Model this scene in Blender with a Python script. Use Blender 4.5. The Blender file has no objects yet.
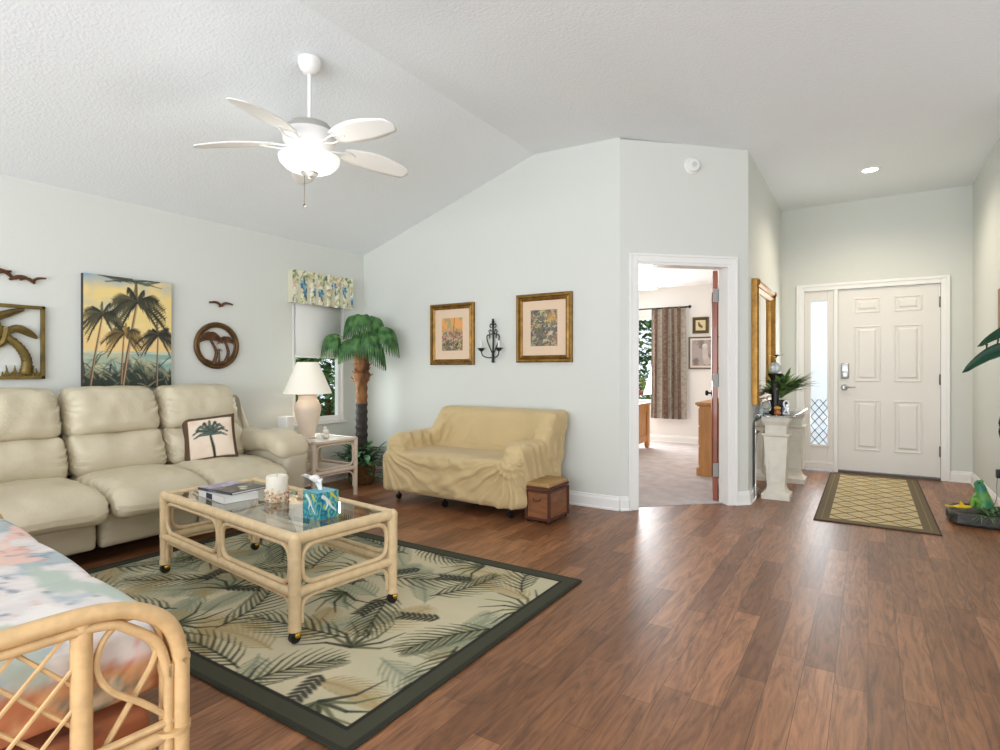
import bpy, bmesh, math, random
import numpy as np
from mathutils import Vector, Matrix, Quaternion
PI = math.pi
random.seed(7)
rng = np.random.default_rng(7)
SC = bpy.context.scene
COL = SC.collection

# ---------------------------------------------------------------- camera, world, light, exposure
YAW = math.atan(368 / 569)
cam_d = bpy.data.cameras.new('camera')
cam_d.sensor_width = 36.0
cam_d.lens = 569 / 1000 * 36
cam_d.shift_y = -0.005
cam_d.clip_start = 0.02
cam = bpy.data.objects.new('camera', cam_d)
cam.location = (0, 0, 1.15)
cam.rotation_euler = (PI / 2, 0, YAW)
COL.objects.link(cam)
SC.camera = cam

SC.view_settings.view_transform = 'Standard'
SC.view_settings.look = 'None'
SC.view_settings.gamma = 1.0
SC.view_settings.use_curve_mapping = False
SC.view_settings.exposure = 0.2
try:
    SC.cycles.use_denoising = True
    SC.cycles.max_bounces = 10
    SC.cycles.diffuse_bounces = 6
    SC.cycles.sample_clamp_indirect = 6
except Exception:
    pass

world = bpy.data.worlds.new('world')
SC.world = world
world.use_nodes = True
wbg = world.node_tree.nodes['Background']
wbg.inputs[0].default_value = (0.82, 0.91, 1.0, 1)
wbg.inputs[1].default_value = 1.5


def area(name, loc, direction, sx, sy, power, color=(1, 1, 1), spread=PI):
    d = bpy.data.lights.new(name, 'AREA')
    d.shape = 'RECTANGLE'
    d.size, d.size_y, d.energy, d.color = sx, sy, power, color
    d.spread = spread
    o = bpy.data.objects.new(name, d)
    o.location = loc
    o.rotation_euler = Vector(direction).to_track_quat('-Z', 'Y').to_euler()
    COL.objects.link(o)
    return o


# two added fill lamps, then daylight through the bedroom window, the sidelight, the corner window
area('fill_behind_camera', (-1.0, -2.9, 1.15), (0.0, 1, 0.36), 5.5, 2.1, 215, (0.93, 0.97, 1.0))  # unseen fill lamp added behind the camera, tilted up to brighten walls and ceiling
area('fill_dining_side', (3.4, 1.6, 1.15), (-1, 0.05, 0.85), 3.6, 2.0, 62, (0.95, 0.98, 1.0))  # fill lamp added beside the room, no window there; aimed up at the ceiling
area('daylight_bedroom_window', (-3.5, 8.9, 1.4), (0.35, -1, -0.1), 1.3, 1.3, 85, (0.93, 0.97, 1.0))
area('daylight_sidelight', (-0.47, 7.40, 1.2), (0, -1, -0.1), 0.16, 1.5, 7, (0.93, 0.97, 1.0))
area('daylight_corner_window', (-4.60, 3.8, 0.95), (1, 0, -0.05), 0.5, 0.6, 5, (0.95, 1.0, 0.97))


# ---------------------------------------------------------------- colour and material helpers
def lin(c):
    return c / 12.92 if c <= 0.04045 else ((c + 0.055) / 1.055) ** 2.4


def rgb(*a):
    if len(a) == 1:
        h = a[0].lstrip('#')
        a = tuple(int(h[i:i + 2], 16) for i in (0, 2, 4))
    return tuple(lin(v / 255) for v in a)


MATS = {}


def mat(name, col=None, rough=0.5, metal=0.0, spec=0.5, emit=None, estr=0.0, trans=0.0, ior=1.45, bump=0.0, bscale=40.0,
        vary=0.0, vscale=4.0, col2=None, stretch=(1, 1, 1), attr=False, coat=0.0, alpha=1.0, sheen=0.0, sss=0.0):
    if name in MATS:
        return MATS[name]
    m = bpy.data.materials.new(name)
    m.use_nodes = True
    nt = m.node_tree
    b = nt.nodes['Principled BSDF']
    b.inputs['Roughness'].default_value = rough
    b.inputs['Metallic'].default_value = metal
    b.inputs['Specular IOR Level'].default_value = spec
    b.inputs['Transmission Weight'].default_value = trans
    b.inputs['IOR'].default_value = ior
    b.inputs['Coat Weight'].default_value = coat
    b.inputs['Alpha'].default_value = alpha
    if sheen:
        b.inputs['Sheen Weight'].default_value = sheen
    if emit:
        b.inputs['Emission Color'].default_value = (*emit, 1)
        b.inputs['Emission Strength'].default_value = estr
    if col:
        b.inputs['Base Color'].default_value = (*col, 1)
    if attr:
        a = nt.nodes.new('ShaderNodeVertexColor')
        a.layer_name = 'Col'
        nt.links.new(a.outputs['Color'], b.inputs['Base Color'])
    if vary or bump:
        tc = nt.nodes.new('ShaderNodeTexCoord')
        mp = nt.nodes.new('ShaderNodeMapping')
        mp.inputs['Scale'].default_value = stretch
        nt.links.new(tc.outputs['Object'], mp.inputs['Vector'])
    if vary:
        n = nt.nodes.new('ShaderNodeTexNoise')
        n.inputs['Scale'].default_value = vscale
        n.inputs['Detail'].default_value = 6
        nt.links.new(mp.outputs['Vector'], n.inputs['Vector'])
        r = nt.nodes.new('ShaderNodeValToRGB')
        r.color_ramp.elements[0].position = 0.35
        r.color_ramp.elements[1].position = 0.65
        c2 = col2 or tuple(v * (1 - vary) for v in col)
        r.color_ramp.elements[0].color = (*c2, 1)
        r.color_ramp.elements[1].color = (*col, 1)
        nt.links.new(n.outputs['Fac'], r.inputs['Fac'])
        nt.links.new(r.outputs['Color'], b.inputs['Base Color'])
    if bump:
        n2 = nt.nodes.new('ShaderNodeTexNoise')
        n2.inputs['Scale'].default_value = bscale
        n2.inputs['Detail'].default_value = 3
        nt.links.new(mp.outputs['Vector'], n2.inputs['Vector'])
        bp = nt.nodes.new('ShaderNodeBump')
        bp.inputs['Strength'].default_value = bump
        bp.inputs['Distance'].default_value = 0.02
        nt.links.new(n2.outputs['Fac'], bp.inputs['Height'])
        nt.links.new(bp.outputs['Normal'], b.inputs['Normal'])
    MATS[name] = m
    return m


M_wall = mat('wall_paint', rgb(213, 215, 209), 0.75, bump=0.06, bscale=90)
M_wall_entry = mat('wall_paint_entry', rgb(213, 215, 209), 0.75, bump=0.06, bscale=90)
M_ceil = mat('ceiling_texture_paint', rgb(234, 238, 241), 0.9, bump=0.22, bscale=62)
M_white = mat('white_trim_paint', rgb(236, 235, 232), 0.35)
M_door = mat('door_paint', rgb(226, 222, 216), 0.38)
M_leather = mat('cream_leather', rgb(209, 198, 172), 0.30, bump=0.14, bscale=60, vary=0.06, vscale=3)
M_leather_d = mat('cream_leather_shell', rgb(196, 187, 166), 0.42, bump=0.08, bscale=60)
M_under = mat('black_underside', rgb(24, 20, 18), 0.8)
M_rattan = mat('pale_rattan', rgb(224, 197, 154), 0.38, vary=0.14, vscale=9, stretch=(3, 3, 3), coat=0.15)
M_rattan_w = mat('golden_rattan', rgb(222, 184, 132), 0.34, vary=0.18, vscale=10, stretch=(3, 3, 3), coat=0.2)
M_rattan_lt = mat('whitewashed_rattan', rgb(222, 206, 188), 0.4, vary=0.10, vscale=9)
M_slip = mat('tan_slipcover', rgb(204, 180, 134), 0.85, bump=0.10, bscale=120, vary=0.08, vscale=3, sheen=0.15)
M_glass = mat('clear_glass', (0.93, 0.97, 0.96), 0.0, trans=1.0, ior=1.45)
M_mirror = mat('mirror_silver', (0.9, 0.9, 0.9), 0.02, metal=1.0)
M_gold = mat('aged_gold', rgb(150, 112, 52), 0.38, metal=0.65, vary=0.45, vscale=22)
M_gold_b = mat('bright_gold', rgb(172, 128, 62), 0.36, metal=0.6, vary=0.35, vscale=18)
M_brass = mat('brass', rgb(200, 160, 60), 0.25, metal=1.0)
M_chrome = mat('satin_nickel', rgb(176, 176, 174), 0.32, metal=0.9)
M_black = mat('black_plastic', rgb(22, 20, 20), 0.4)
M_iron = mat('dark_iron', rgb(40, 44, 44), 0.5, metal=0.4)
M_bronze = mat('bronze_metal', rgb(112, 82, 48), 0.42, metal=0.55, vary=0.5, vscale=14)
M_bronze_g = mat('olive_bronze_metal', rgb(128, 108, 56), 0.42, metal=0.55, vary=0.5, vscale=10)
M_copper = mat('copper_brown', rgb(108, 74, 50), 0.4, metal=0.5, vary=0.35, vscale=20)
M_paper = mat('white_paper', rgb(238, 238, 234), 0.8)
M_mat_board = mat('pink_mat_board', rgb(222, 196, 170), 0.85)
M_ceramic = mat('cream_ceramic', rgb(224, 206, 188), 0.4, vary=0.07, vscale=6)
M_shade = mat('lamp_shade_cloth', rgb(240, 234, 220), 0.8, emit=(1, 0.93, 0.82), estr=0.12)
M_plant = mat('leaf_green', rgb(46, 92, 44), 0.45, vary=0.5, vscale=10, col2=rgb(24, 58, 30))
M_fern = mat('fern_green', rgb(128, 160, 88), 0.5, vary=0.5, vscale=16, col2=rgb(40, 74, 36))
M_palm = mat('palm_leaf_green', rgb(86, 130, 66), 0.42, vary=0.5, vscale=16, col2=rgb(30, 74, 40))
M_palm_stalk = mat('palm_stalk', rgb(150, 160, 100), 0.5)
M_bigleaf = mat('glossy_dark_leaf', rgb(22, 68, 42), 0.3, vary=0.45, vscale=12, col2=rgb(14, 52, 36))
M_fibre = mat('palm_trunk_fibre', rgb(142, 98, 60), 0.9, vary=0.55, vscale=18, col2=rgb(82, 52, 32), stretch=(1, 1, 0.35), bump=0.5, bscale=50)
M_fibre_d = mat('palm_trunk_dark_wrap', rgb(62, 56, 52), 0.8, vary=0.5, vscale=30, stretch=(1, 1, 2), bump=0.4, bscale=50)
M_basket = mat('wicker_basket', rgb(140, 104, 62), 0.8, vary=0.45, vscale=40, stretch=(1, 1, 3), bump=0.6, bscale=70)
M_pine = mat('honey_pine', rgb(200, 142, 82), 0.42, vary=0.2, vscale=6, stretch=(4, 4, 0.6))
M_mahog = mat('mahogany_door', rgb(156, 72, 34), 0.3, vary=0.45, vscale=6, stretch=(6, 6, 0.5), coat=0.3)
M_trunk = mat('trunk_wood', rgb(142, 92, 58), 0.45, vary=0.35, vscale=8, stretch=(1, 1, 4))
M_trunk_lid = mat('trunk_lid_leather', rgb(176, 140, 88), 0.5, vary=0.25, vscale=9)
M_trunk_strap = mat('trunk_strap', rgb(88, 48, 34), 0.5, vary=0.3, vscale=20)
M_stone = mat('cast_stone', rgb(224, 218, 204), 0.7, vary=0.10, vscale=12, bump=0.1, bscale=60)
M_slate = mat('dark_slate', rgb(66, 64, 60), 0.5, vary=0.4, vscale=12, bump=0.5, bscale=30)
M_carpet = mat('carpet_pile', rgb(212, 203, 200), 0.95, bump=0.5, bscale=260, vary=0.1, vscale=7, col2=rgb(194, 184, 181))
M_blind = mat('roller_shade_cloth', rgb(214, 214, 210), 0.8)
M_attr = mat('painted_surface', rough=0.6, attr=True)
M_attr_cloth = mat('printed_cloth', rough=0.9, attr=True, bump=0.08, bscale=150)
M_attr_gloss = mat('printed_gloss', rough=0.3, attr=True)
M_rug = mat('woven_rug', rough=0.95, attr=True, bump=0.35, bscale=320)
M_bulb = mat('frosted_glow', rgb(250, 248, 240), 0.3, emit=(1.0, 0.97, 0.9), estr=1.0)
M_bowl = mat('fan_bowl_glass', rgb(244, 242, 236), 0.3, emit=(1.0, 0.97, 0.9), estr=0.45)
M_lens = mat('downlight_glow', rgb(255, 250, 240), 0.4, emit=(1.0, 0.93, 0.82), estr=9)
M_fanblade = mat('fan_blade_white', rgb(236, 235, 232), 0.45)
M_frost = mat('frosted_daylight_glass', rgb(214, 226, 236), 0.35, emit=(0.80, 0.90, 1.0), estr=0.36)
M_lead = mat('leaded_came', rgb(58, 70, 96), 0.4)
M_yellow = mat('yellow_fish', rgb(226, 190, 40), 0.4)
M_frog = mat('frog_green', rgb(120, 170, 60), 0.35, vary=0.6, vscale=9, col2=rgb(20, 112, 96))


def floor_mat():
    m = bpy.data.materials.new('laminate_planks')
    m.use_nodes = True
    nt = m.node_tree
    L = nt.links
    b = nt.nodes['Principled BSDF']
    tc = nt.nodes.new('ShaderNodeTexCoord')
    sep = nt.nodes.new('ShaderNodeSeparateXYZ')
    L.new(tc.outputs['Object'], sep.inputs[0])
    cmb = nt.nodes.new('ShaderNodeCombineXYZ')
    dv_ = nt.nodes.new('ShaderNodeMath')
    dv_.operation = 'DIVIDE'
    dv_.inputs[1].default_value = 0.105
    L.new(sep.outputs['X'], dv_.inputs[0])
    fl_ = nt.nodes.new('ShaderNodeMath')
    fl_.operation = 'FLOOR'
    L.new(dv_.outputs[0], fl_.inputs[0])
    wn = nt.nodes.new('ShaderNodeTexWhiteNoise')
    wn.noise_dimensions = '1D'
    L.new(fl_.outputs[0], wn.inputs['W'])
    ad = nt.nodes.new('ShaderNodeMath')
    L.new(sep.outputs['Y'], ad.inputs[0])
    L.new(wn.outputs['Value'], ad.inputs[1])
    L.new(ad.outputs[0], cmb.inputs['X'])
    L.new(sep.outputs['X'], cmb.inputs['Y'])
    br = nt.nodes.new('ShaderNodeTexBrick')
    br.offset = 0.0
    br.inputs['Scale'].default_value = 1.0
    br.inputs['Brick Width'].default_value = 0.86
    br.inputs['Row Height'].default_value = 0.105
    br.inputs['Mortar Size'].default_value = 0.0011
    br.inputs['Mortar Smooth'].default_value = 0.2
    br.inputs['Bias'].default_value = -0.1
    br.inputs['Color1'].default_value = (*rgb(122, 80, 50), 1)
    br.inputs['Color2'].default_value = (*rgb(168, 118, 82), 1)
    br.inputs['Mortar'].default_value = (*rgb(78, 48, 36), 1)
    L.new(cmb.outputs[0], br.inputs['Vector'])
    mp = nt.nodes.new('ShaderNodeMapping')
    mp.inputs['Scale'].default_value = (20, 2.4, 1)
    L.new(tc.outputs['Object'], mp.inputs['Vector'])
    n = nt.nodes.new('ShaderNodeTexNoise')
    n.inputs['Scale'].default_value = 1.0
    n.inputs['Detail'].default_value = 8
    n.inputs['Roughness'].default_value = 0.62
    n.inputs['Distortion'].default_value = 2.6
    L.new(mp.outputs[0], n.inputs['Vector'])
    rr = nt.nodes.new('ShaderNodeValToRGB')
    rr.color_ramp.elements[0].position = 0.34
    rr.color_ramp.elements[0].color = (0.42, 0.36, 0.32, 1)
    rr.color_ramp.elements[1].position = 0.62
    rr.color_ramp.elements[1].color = (1.12, 1.08, 1.04, 1)
    L.new(n.outputs['Fac'], rr.inputs['Fac'])
    mx = nt.nodes.new('ShaderNodeMix')
    mx.data_type = 'RGBA'
    mx.blend_type = 'MULTIPLY'
    mx.inputs['Factor'].default_value = 0.85
    L.new(br.outputs['Color'], mx.inputs[6])
    L.new(rr.outputs['Color'], mx.inputs[7])
    L.new(mx.outputs[2], b.inputs['Base Color'])
    b.inputs['Roughness'].default_value = 0.36
    b.inputs['Specular IOR Level'].default_value = 0.5
    bp = nt.nodes.new('ShaderNodeBump')
    bp.inputs['Strength'].default_value = 0.08
    bp.inputs['Distance'].default_value = 0.01
    L.new(n.outputs['Fac'], bp.inputs['Height'])
    L.new(bp.outputs['Normal'], b.inputs['Normal'])
    return m


M_floor = floor_mat()


# ---------------------------------------------------------------- mesh helpers
class MB:
    def __init__(s):
        s.v, s.f, s.c, s.M = [], [], None, Matrix.Identity(4)

    def add(s, vs, fs):
        k = len(s.v)
        M = s.M
        s.v += [tuple(M @ Vector(p)) for p in vs]
        s.f += [tuple(i + k for i in f) for f in fs]
        return s

    def box(s, x0, x1, y0, y1, z0, z1):
        vs = [(x0, y0, z0), (x1, y0, z0), (x1, y1, z0), (x0, y1, z0), (x0, y0, z1), (x1, y0, z1), (x1, y1, z1), (x0, y1, z1)]
        return s.add(vs, [(0, 3, 2, 1), (4, 5, 6, 7), (0, 1, 5, 4), (1, 2, 6, 5), (2, 3, 7, 6), (3, 0, 4, 7)])

    def prism(s, pts, z0, z1):
        n = len(pts)
        vs = [(x, y, z0) for x, y in pts] + [(x, y, z1) for x, y in pts]
        fs = [tuple(range(n))[::-1], tuple(range(n, 2 * n))] + [(i, (i + 1) % n, n + (i + 1) % n, n + i) for i in range(n)]
        return s.add(vs, fs)

    def lathe(s, prof, n=24, cap=True, ox=0, oy=0, oz=0, sx=1, sy=1):
        vs, fs = [], []
        for r, z in prof:
            for k in range(n):
                a = 2 * PI * k / n
                vs.append((ox + r * sx * math.cos(a), oy + r * sy * math.sin(a), oz + z))
        for j in range(len(prof) - 1):
            for k in range(n):
                k2 = (k + 1) % n
                fs.append((j * n + k, j * n + k2, (j + 1) * n + k2, (j + 1) * n + k))
        if cap:
            fs.append(tuple(range(n))[::-1])
            fs.append(tuple((len(prof) - 1) * n + k for k in range(n)))
        return s.add(vs, fs)

    def tube(s, pts, r, n=8, closed=False, cap=True):
        P = [Vector(p) for p in pts]
        m = len(P)
        R = r if isinstance(r, (list, tuple)) else [r] * m
        T = []
        for i in range(m):
            a = P[(i - 1) % m] if (closed or i > 0) else P[i]
            b = P[(i + 1) % m] if (closed or i < m - 1) else P[i]
            d = (b - a)
            T.append(d.normalized() if d.length > 1e-9 else Vector((0, 0, 1)))
        up = Vector((0, 0, 1)) if abs(T[0].z) < 0.9 else Vector((1, 0, 0))
        N = (up - T[0] * up.dot(T[0])).normalized()
        vs, fs = [], []
        for i in range(m):
            if i:
                N = (N - T[i] * N.dot(T[i]))
                N = N.normalized() if N.length > 1e-6 else Vector((1, 0, 0))
            B = T[i].cross(N)
            for k in range(n):
                a = 2 * PI * k / n
                vs.append(tuple(P[i] + (N * math.cos(a) + B * math.sin(a)) * R[i]))
        for i in range(m if closed else m - 1):
            j = (i + 1) % m
            for k in range(n):
                k2 = (k + 1) % n
                fs.append((i * n + k, i * n + k2, j * n + k2, j * n + k))
        if cap and not closed:
            fs.append(tuple(range(n))[::-1])
            fs.append(tuple((m - 1) * n + k for k in range(n)))
        return s.add(vs, fs)

    def ball(s, c, r, n=12, m=8, sc=(1, 1, 1)):
        vs, fs = [], []
        for j in range(m + 1):
            t = PI * j / m
            for k in range(n):
                a = 2 * PI * k / n
                vs.append((c[0] + r * sc[0] * math.sin(t) * math.cos(a), c[1] + r * sc[1] * math.sin(t) * math.sin(a), c[2] + r * sc[2] * math.cos(t)))
        for j in range(m):
            for k in range(n):
                k2 = (k + 1) % n
                fs.append(((j + 1) * n + k, (j + 1) * n + k2, j * n + k2, j * n + k))
        return s.add(vs, fs)

    def rbox(s, size, center, r=0.03, n=8, fn=None):
        """rounded box; fn(p, unit) deforms points given in the box's own frame"""
        hx, hy, hz = (v / 2 for v in size)
        r = min(r, hx, hy, hz)
        nn = n if isinstance(n, (tuple, list)) else (n, n, n)

        def ticks(h, k):
            inner = h - r
            t = [-h + r * (1 - math.cos(a)) for a in (0, PI / 6, PI / 3)] + [-inner + 2 * inner * i / k for i in range(k + 1)]
            t += [-v for v in t[:3]][::-1]
            return t
        tk = [ticks(h, k) for h, k in zip((hx, hy, hz), nn)]
        key, vs, fs = {}, [], []

        def vert(p):
            q = tuple(round(v, 5) for v in p)
            if q in key:
                return key[q]
            c = Vector([max(-h + r, min(h - r, v)) for v, h in zip(p, (hx, hy, hz))])
            d = Vector(p) - c
            if d.length > 1e-9:
                d = d.normalized() * r
            w = c + d
            if fn:
                w = Vector(fn(w, (w.x / hx, w.y / hy, w.z / hz)))
            key[q] = len(vs)
            vs.append(tuple(w + Vector(center)))
            return key[q]
        for ax in range(3):
            u, v = (ax + 1) % 3, (ax + 2) % 3
            for sg in (-1, 1):
                H = (hx, hy, hz)[ax] * sg
                for i in range(len(tk[u]) - 1):
                    for j in range(len(tk[v]) - 1):
                        quad = []
                        for a, b in ((i, j), (i + 1, j), (i + 1, j + 1), (i, j + 1)):
                            p = [0, 0, 0]
                            p[ax], p[u], p[v] = H, tk[u][a], tk[v][b]
                            quad.append(vert(p))
                        if len(set(quad)) > 2:
                            fs.append(tuple(quad) if sg > 0 else tuple(quad[::-1]))
        return s.add(vs, fs)

    def sheet(s, P, flip=False):
        """P: grid of points [i][j]"""
        n, m = len(P), len(P[0])
        vs = [p for row in P for p in row]
        fs = [(i * m + j, (i + 1) * m + j, (i + 1) * m + j + 1, i * m + j + 1) for i in range(n - 1) for j in range(m - 1)]
        if flip:
            fs = [f[::-1] for f in fs]
        return s.add(vs, fs)

    def build(s, name, material=None, parent=None, smooth=True, bevel=0, solid=0, colors=None, loc=None, angle=40):
        me = bpy.data.meshes.new(name)
        me.from_pydata(s.v, [], s.f)
        me.update()
        if smooth:
            me.polygons.foreach_set('use_smooth', [True] * len(me.polygons))
            try:
                me.set_sharp_from_angle(angle=math.radians(angle))
            except Exception:
                pass
        o = bpy.data.objects.new(name, me)
        if material:
            me.materials.append(material)
        COL.objects.link(o)
        if parent is not None:
            o.parent = parent
        if loc:
            o.location = loc
        if colors is not None:
            set_cols(o, colors)
        if solid:
            md = o.modifiers.new('solid', 'SOLIDIFY')
            md.thickness = solid
            md.offset = 0
        if bevel:
            md = o.modifiers.new('bevel', 'BEVEL')
            md.width = bevel
            md.segments = 2
            md.limit_method = 'ANGLE'
            md.angle_limit = math.radians(35)
        return o


def set_cols(o, cols):
    at = o.data.color_attributes.new('Col', 'FLOAT_COLOR', 'POINT')
    c = np.ones((len(o.data.vertices), 4), dtype=np.float32)
    c[:, :3] = np.asarray(cols, dtype=np.float32)[:, :3]
    at.data.foreach_set('color', c.ravel())


def thing(name, label, cat, loc=(0, 0, 0), rz=0.0, group=None):
    o = bpy.data.objects.new(name, None)
    COL.objects.link(o)
    o.location = loc
    o.rotation_euler = (0, 0, rz)
    o.empty_display_size = 0.1
    return tag(o, label, cat, group)


def tag(o, label, cat, group=None, kind=None):
    o['label'] = label
    o['category'] = cat
    if group:
        o['group'] = group
    if kind:
        o['kind'] = kind
    return o


def struct(name, mb, m, **k):
    o = mb.build(name, m, smooth=k.pop('smooth', False), **k)
    if k.get('parent') is None:
        o['kind'] = 'structure'
    return o


def dup(root, loc=None, rz=None, label=None, group=None):
    def cp(o, par):
        c = o.copy()
        COL.objects.link(c)
        c.parent = par
        for ch in [x for x in ALLCH if x.parent == o]:
            cp(ch, c)
        return c
    ALLCH = list(COL.objects)
    r = cp(root, None)
    if loc:
        r.location = loc
    if rz is not None:
        r.rotation_euler = (0, 0, rz)
    if label:
        r['label'] = label
    if group:
        r['group'] = group
    return r


def smooth_path(pts, k=6, closed=False):
    P = [Vector(p) for p in pts]
    n = len(P)
    out = []
    rngi = range(n if closed else n - 1)
    for i in rngi:
        if closed:
            p0, p1, p2, p3 = P[(i - 1) % n], P[i], P[(i + 1) % n], P[(i + 2) % n]
        else:
            p0, p1, p2, p3 = P[max(i - 1, 0)], P[i], P[i + 1], P[min(i + 2, n - 1)]
        for j in range(k):
            t = j / k
            out.append(tuple(0.5 * ((2 * p1) + (p2 - p0) * t + (2 * p0 - 5 * p1 + 4 * p2 - p3) * t * t + (3 * p1 - p0 - 3 * p2 + p3) * t ** 3)))
    if not closed:
        out.append(tuple(P[-1]))
    return out


def round_poly(pts, r, k=5):
    """closed 3-D polygon with rounded corners"""
    P = [Vector(p) for p in pts]
    n = len(P)
    out = []
    for i in range(n):
        a, b, c = P[i - 1], P[i], P[(i + 1) % n]
        d1, d2 = (a - b), (c - b)
        rr = min(r, d1.length * .49, d2.length * .49)
        s0, s1 = b + d1.normalized() * rr, b + d2.normalized() * rr
        for j in range(k + 1):
            t = j / k
            out.append(tuple((1 - t) ** 2 * s0 + 2 * t * (1 - t) * b + t * t * s1))
    return out


# value noise ----------------------------------------------------------------
def _h(ix, iy, iz, seed):
    n = (ix * 374761393 + iy * 668265263 + iz * 2147483647 + seed * 974634777) & 0xFFFFFFFF
    n = ((n ^ (n >> 13)) * 1274126177) & 0xFFFFFFFF
    return ((n ^ (n >> 16)) & 0xFFFF) / 65535.0


def vnoise(x, y, z=0.0, seed=1):
    x, y = np.asarray(x, float), np.asarray(y, float)
    z = np.zeros_like(x) + z
    fx, fy, fz = np.floor(x), np.floor(y), np.floor(z)
    ux, uy, uz = x - fx, y - fy, z - fz
    ix, iy, iz = fx.astype(np.int64), fy.astype(np.int64), fz.astype(np.int64)
    ux, uy, uz = (u * u * (3 - 2 * u) for u in (ux, uy, uz))
    r = 0
    for a in (0, 1):
        for b in (0, 1):
            for c in (0, 1):
                r = r + _h(ix + a, iy + b, iz + c, seed) * (ux if a else 1 - ux) * (uy if b else 1 - uy) * (uz if c else 1 - uz)
    return r


def fbm(x, y, z=0.0, seed=1, o=4):
    t, a, s = 0, 0.5, 0
    x, y, z = np.asarray(x, float), np.asarray(y, float), np.asarray(z, float)
    for k in range(o):
        t = t + a * vnoise(x * 2 ** k, y * 2 ** k, z * 2 ** k, seed + k * 17)
        s += a
        a *= 0.5
    return t / s


class Canvas:
    """paints flat artwork in linear rgb; units are metres, origin lower-left"""

    def __init__(s, w, h, res, bg):
        s.w, s.h, s.res = w, h, res
        s.nx, s.ny = max(2, int(round(w / res)) + 1), max(2, int(round(h / res)) + 1)
        s.X, s.Y = np.meshgrid(np.linspace(0, w, s.nx), np.linspace(0, h, s.ny))
        s.a = np.zeros((s.ny, s.nx, 3)) + np.array(bg)

    def blend(s, mask, col, sl=None):
        if sl is None:
            s.a = s.a * (1 - mask[..., None]) + np.array(col) * mask[..., None]
        else:
            s.a[sl] = s.a[sl] * (1 - mask[..., None]) + np.array(col) * mask[..., None]

    def _win(s, x0, x1, y0, y1):
        i0 = max(0, int(x0 / s.w * (s.nx - 1)) - 1)
        i1 = min(s.nx, int(x1 / s.w * (s.nx - 1)) + 3)
        j0 = max(0, int(y0 / s.h * (s.ny - 1)) - 1)
        j1 = min(s.ny, int(y1 / s.h * (s.ny - 1)) + 3)
        return (slice(j0, j1), slice(i0, i1)) if i1 > i0 and j1 > j0 else None

    def line(s, p, q, w0, w1, col, al=1.0):
        m = max(w0, w1) + s.res
        sl = s._win(min(p[0], q[0]) - m, max(p[0], q[0]) + m, min(p[1], q[1]) - m, max(p[1], q[1]) + m)
        if sl is None:
            return
        X, Y = s.X[sl], s.Y[sl]
        dx, dy = q[0] - p[0], q[1] - p[1]
        L = dx * dx + dy * dy + 1e-12
        t = np.clip(((X - p[0]) * dx + (Y - p[1]) * dy) / L, 0, 1)
        d = np.hypot(X - p[0] - t * dx, Y - p[1] - t * dy)
        w = w0 + (w1 - w0) * t
        s.blend(np.clip((w - d) / s.res + 0.5, 0, 1) * al, col, sl)

    def path(s, pts, w0, w1, col, al=1.0):
        n = len(pts) - 1
        for i in range(n):
            s.line(pts[i], pts[i + 1], w0 + (w1 - w0) * i / n, w0 + (w1 - w0) * (i + 1) / n, col, al)

    def ell(s, cx, cy, rx, ry, col, al=1.0, rot=0.0, soft=None):
        m = max(rx, ry)
        sl = s._win(cx - m, cx + m, cy - m, cy + m)
        if sl is None:
            return
        X, Y = s.X[sl] - cx, s.Y[sl] - cy
        c, n = math.cos(rot), math.sin(rot)
        d = np.sqrt(((X * c + Y * n) / rx) ** 2 + ((-X * n + Y * c) / ry) ** 2)
        k = soft if soft else s.res / min(rx, ry)
        s.blend(np.clip((1 - d) / k + 0.5, 0, 1) * al, col, sl)

    def rect(s, x0, x1, y0, y1, col, al=1.0):
        m = ((s.X >= x0) & (s.X <= x1) & (s.Y >= y0) & (s.Y <= y1)).astype(float) * al
        s.blend(m, col)

    def frond(s, x, y, ang, L, col, n=14, w=0.006, spread=0.9, bend=0.5, leaf=0.38, al=0.9, col2=None):
        pts, th = [(x, y)], ang
        for i in range(n):
            th += bend / n
            x, y = x + math.cos(th) * L / n, y + math.sin(th) * L / n
            pts.append((x, y))
        for i in range(1, n + 1):
            t = i / n
            th = math.atan2(pts[i][1] - pts[i - 1][1], pts[i][0] - pts[i - 1][0])
            ll = L * leaf * math.sin(PI * (0.15 + 0.8 * t)) ** 0.8
            for sg in (-1, 1):
                a = th + sg * spread * (1 - 0.45 * t)
                px, py = pts[i]
                c = col2 if (col2 and (i + (sg > 0)) % 2) else col
                mx, my = px + math.cos(a) * ll * .55, py + math.sin(a) * ll * .55
                a2 = a - sg * 0.25
                s.path([(px, py), (mx, my), (mx + math.cos(a2) * ll * .45, my + math.sin(a2) * ll * .45)], w, w * 0.25, c, al)
        s.path(pts, w * 0.7, w * 0.4, col, al)

    def sample(s, u, v):
        i = np.clip((np.asarray(u) * (s.nx - 1)).round().astype(int), 0, s.nx - 1)
        j = np.clip((np.asarray(v) * (s.ny - 1)).round().astype(int), 0, s.ny - 1)
        return s.a[j, i]


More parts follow.
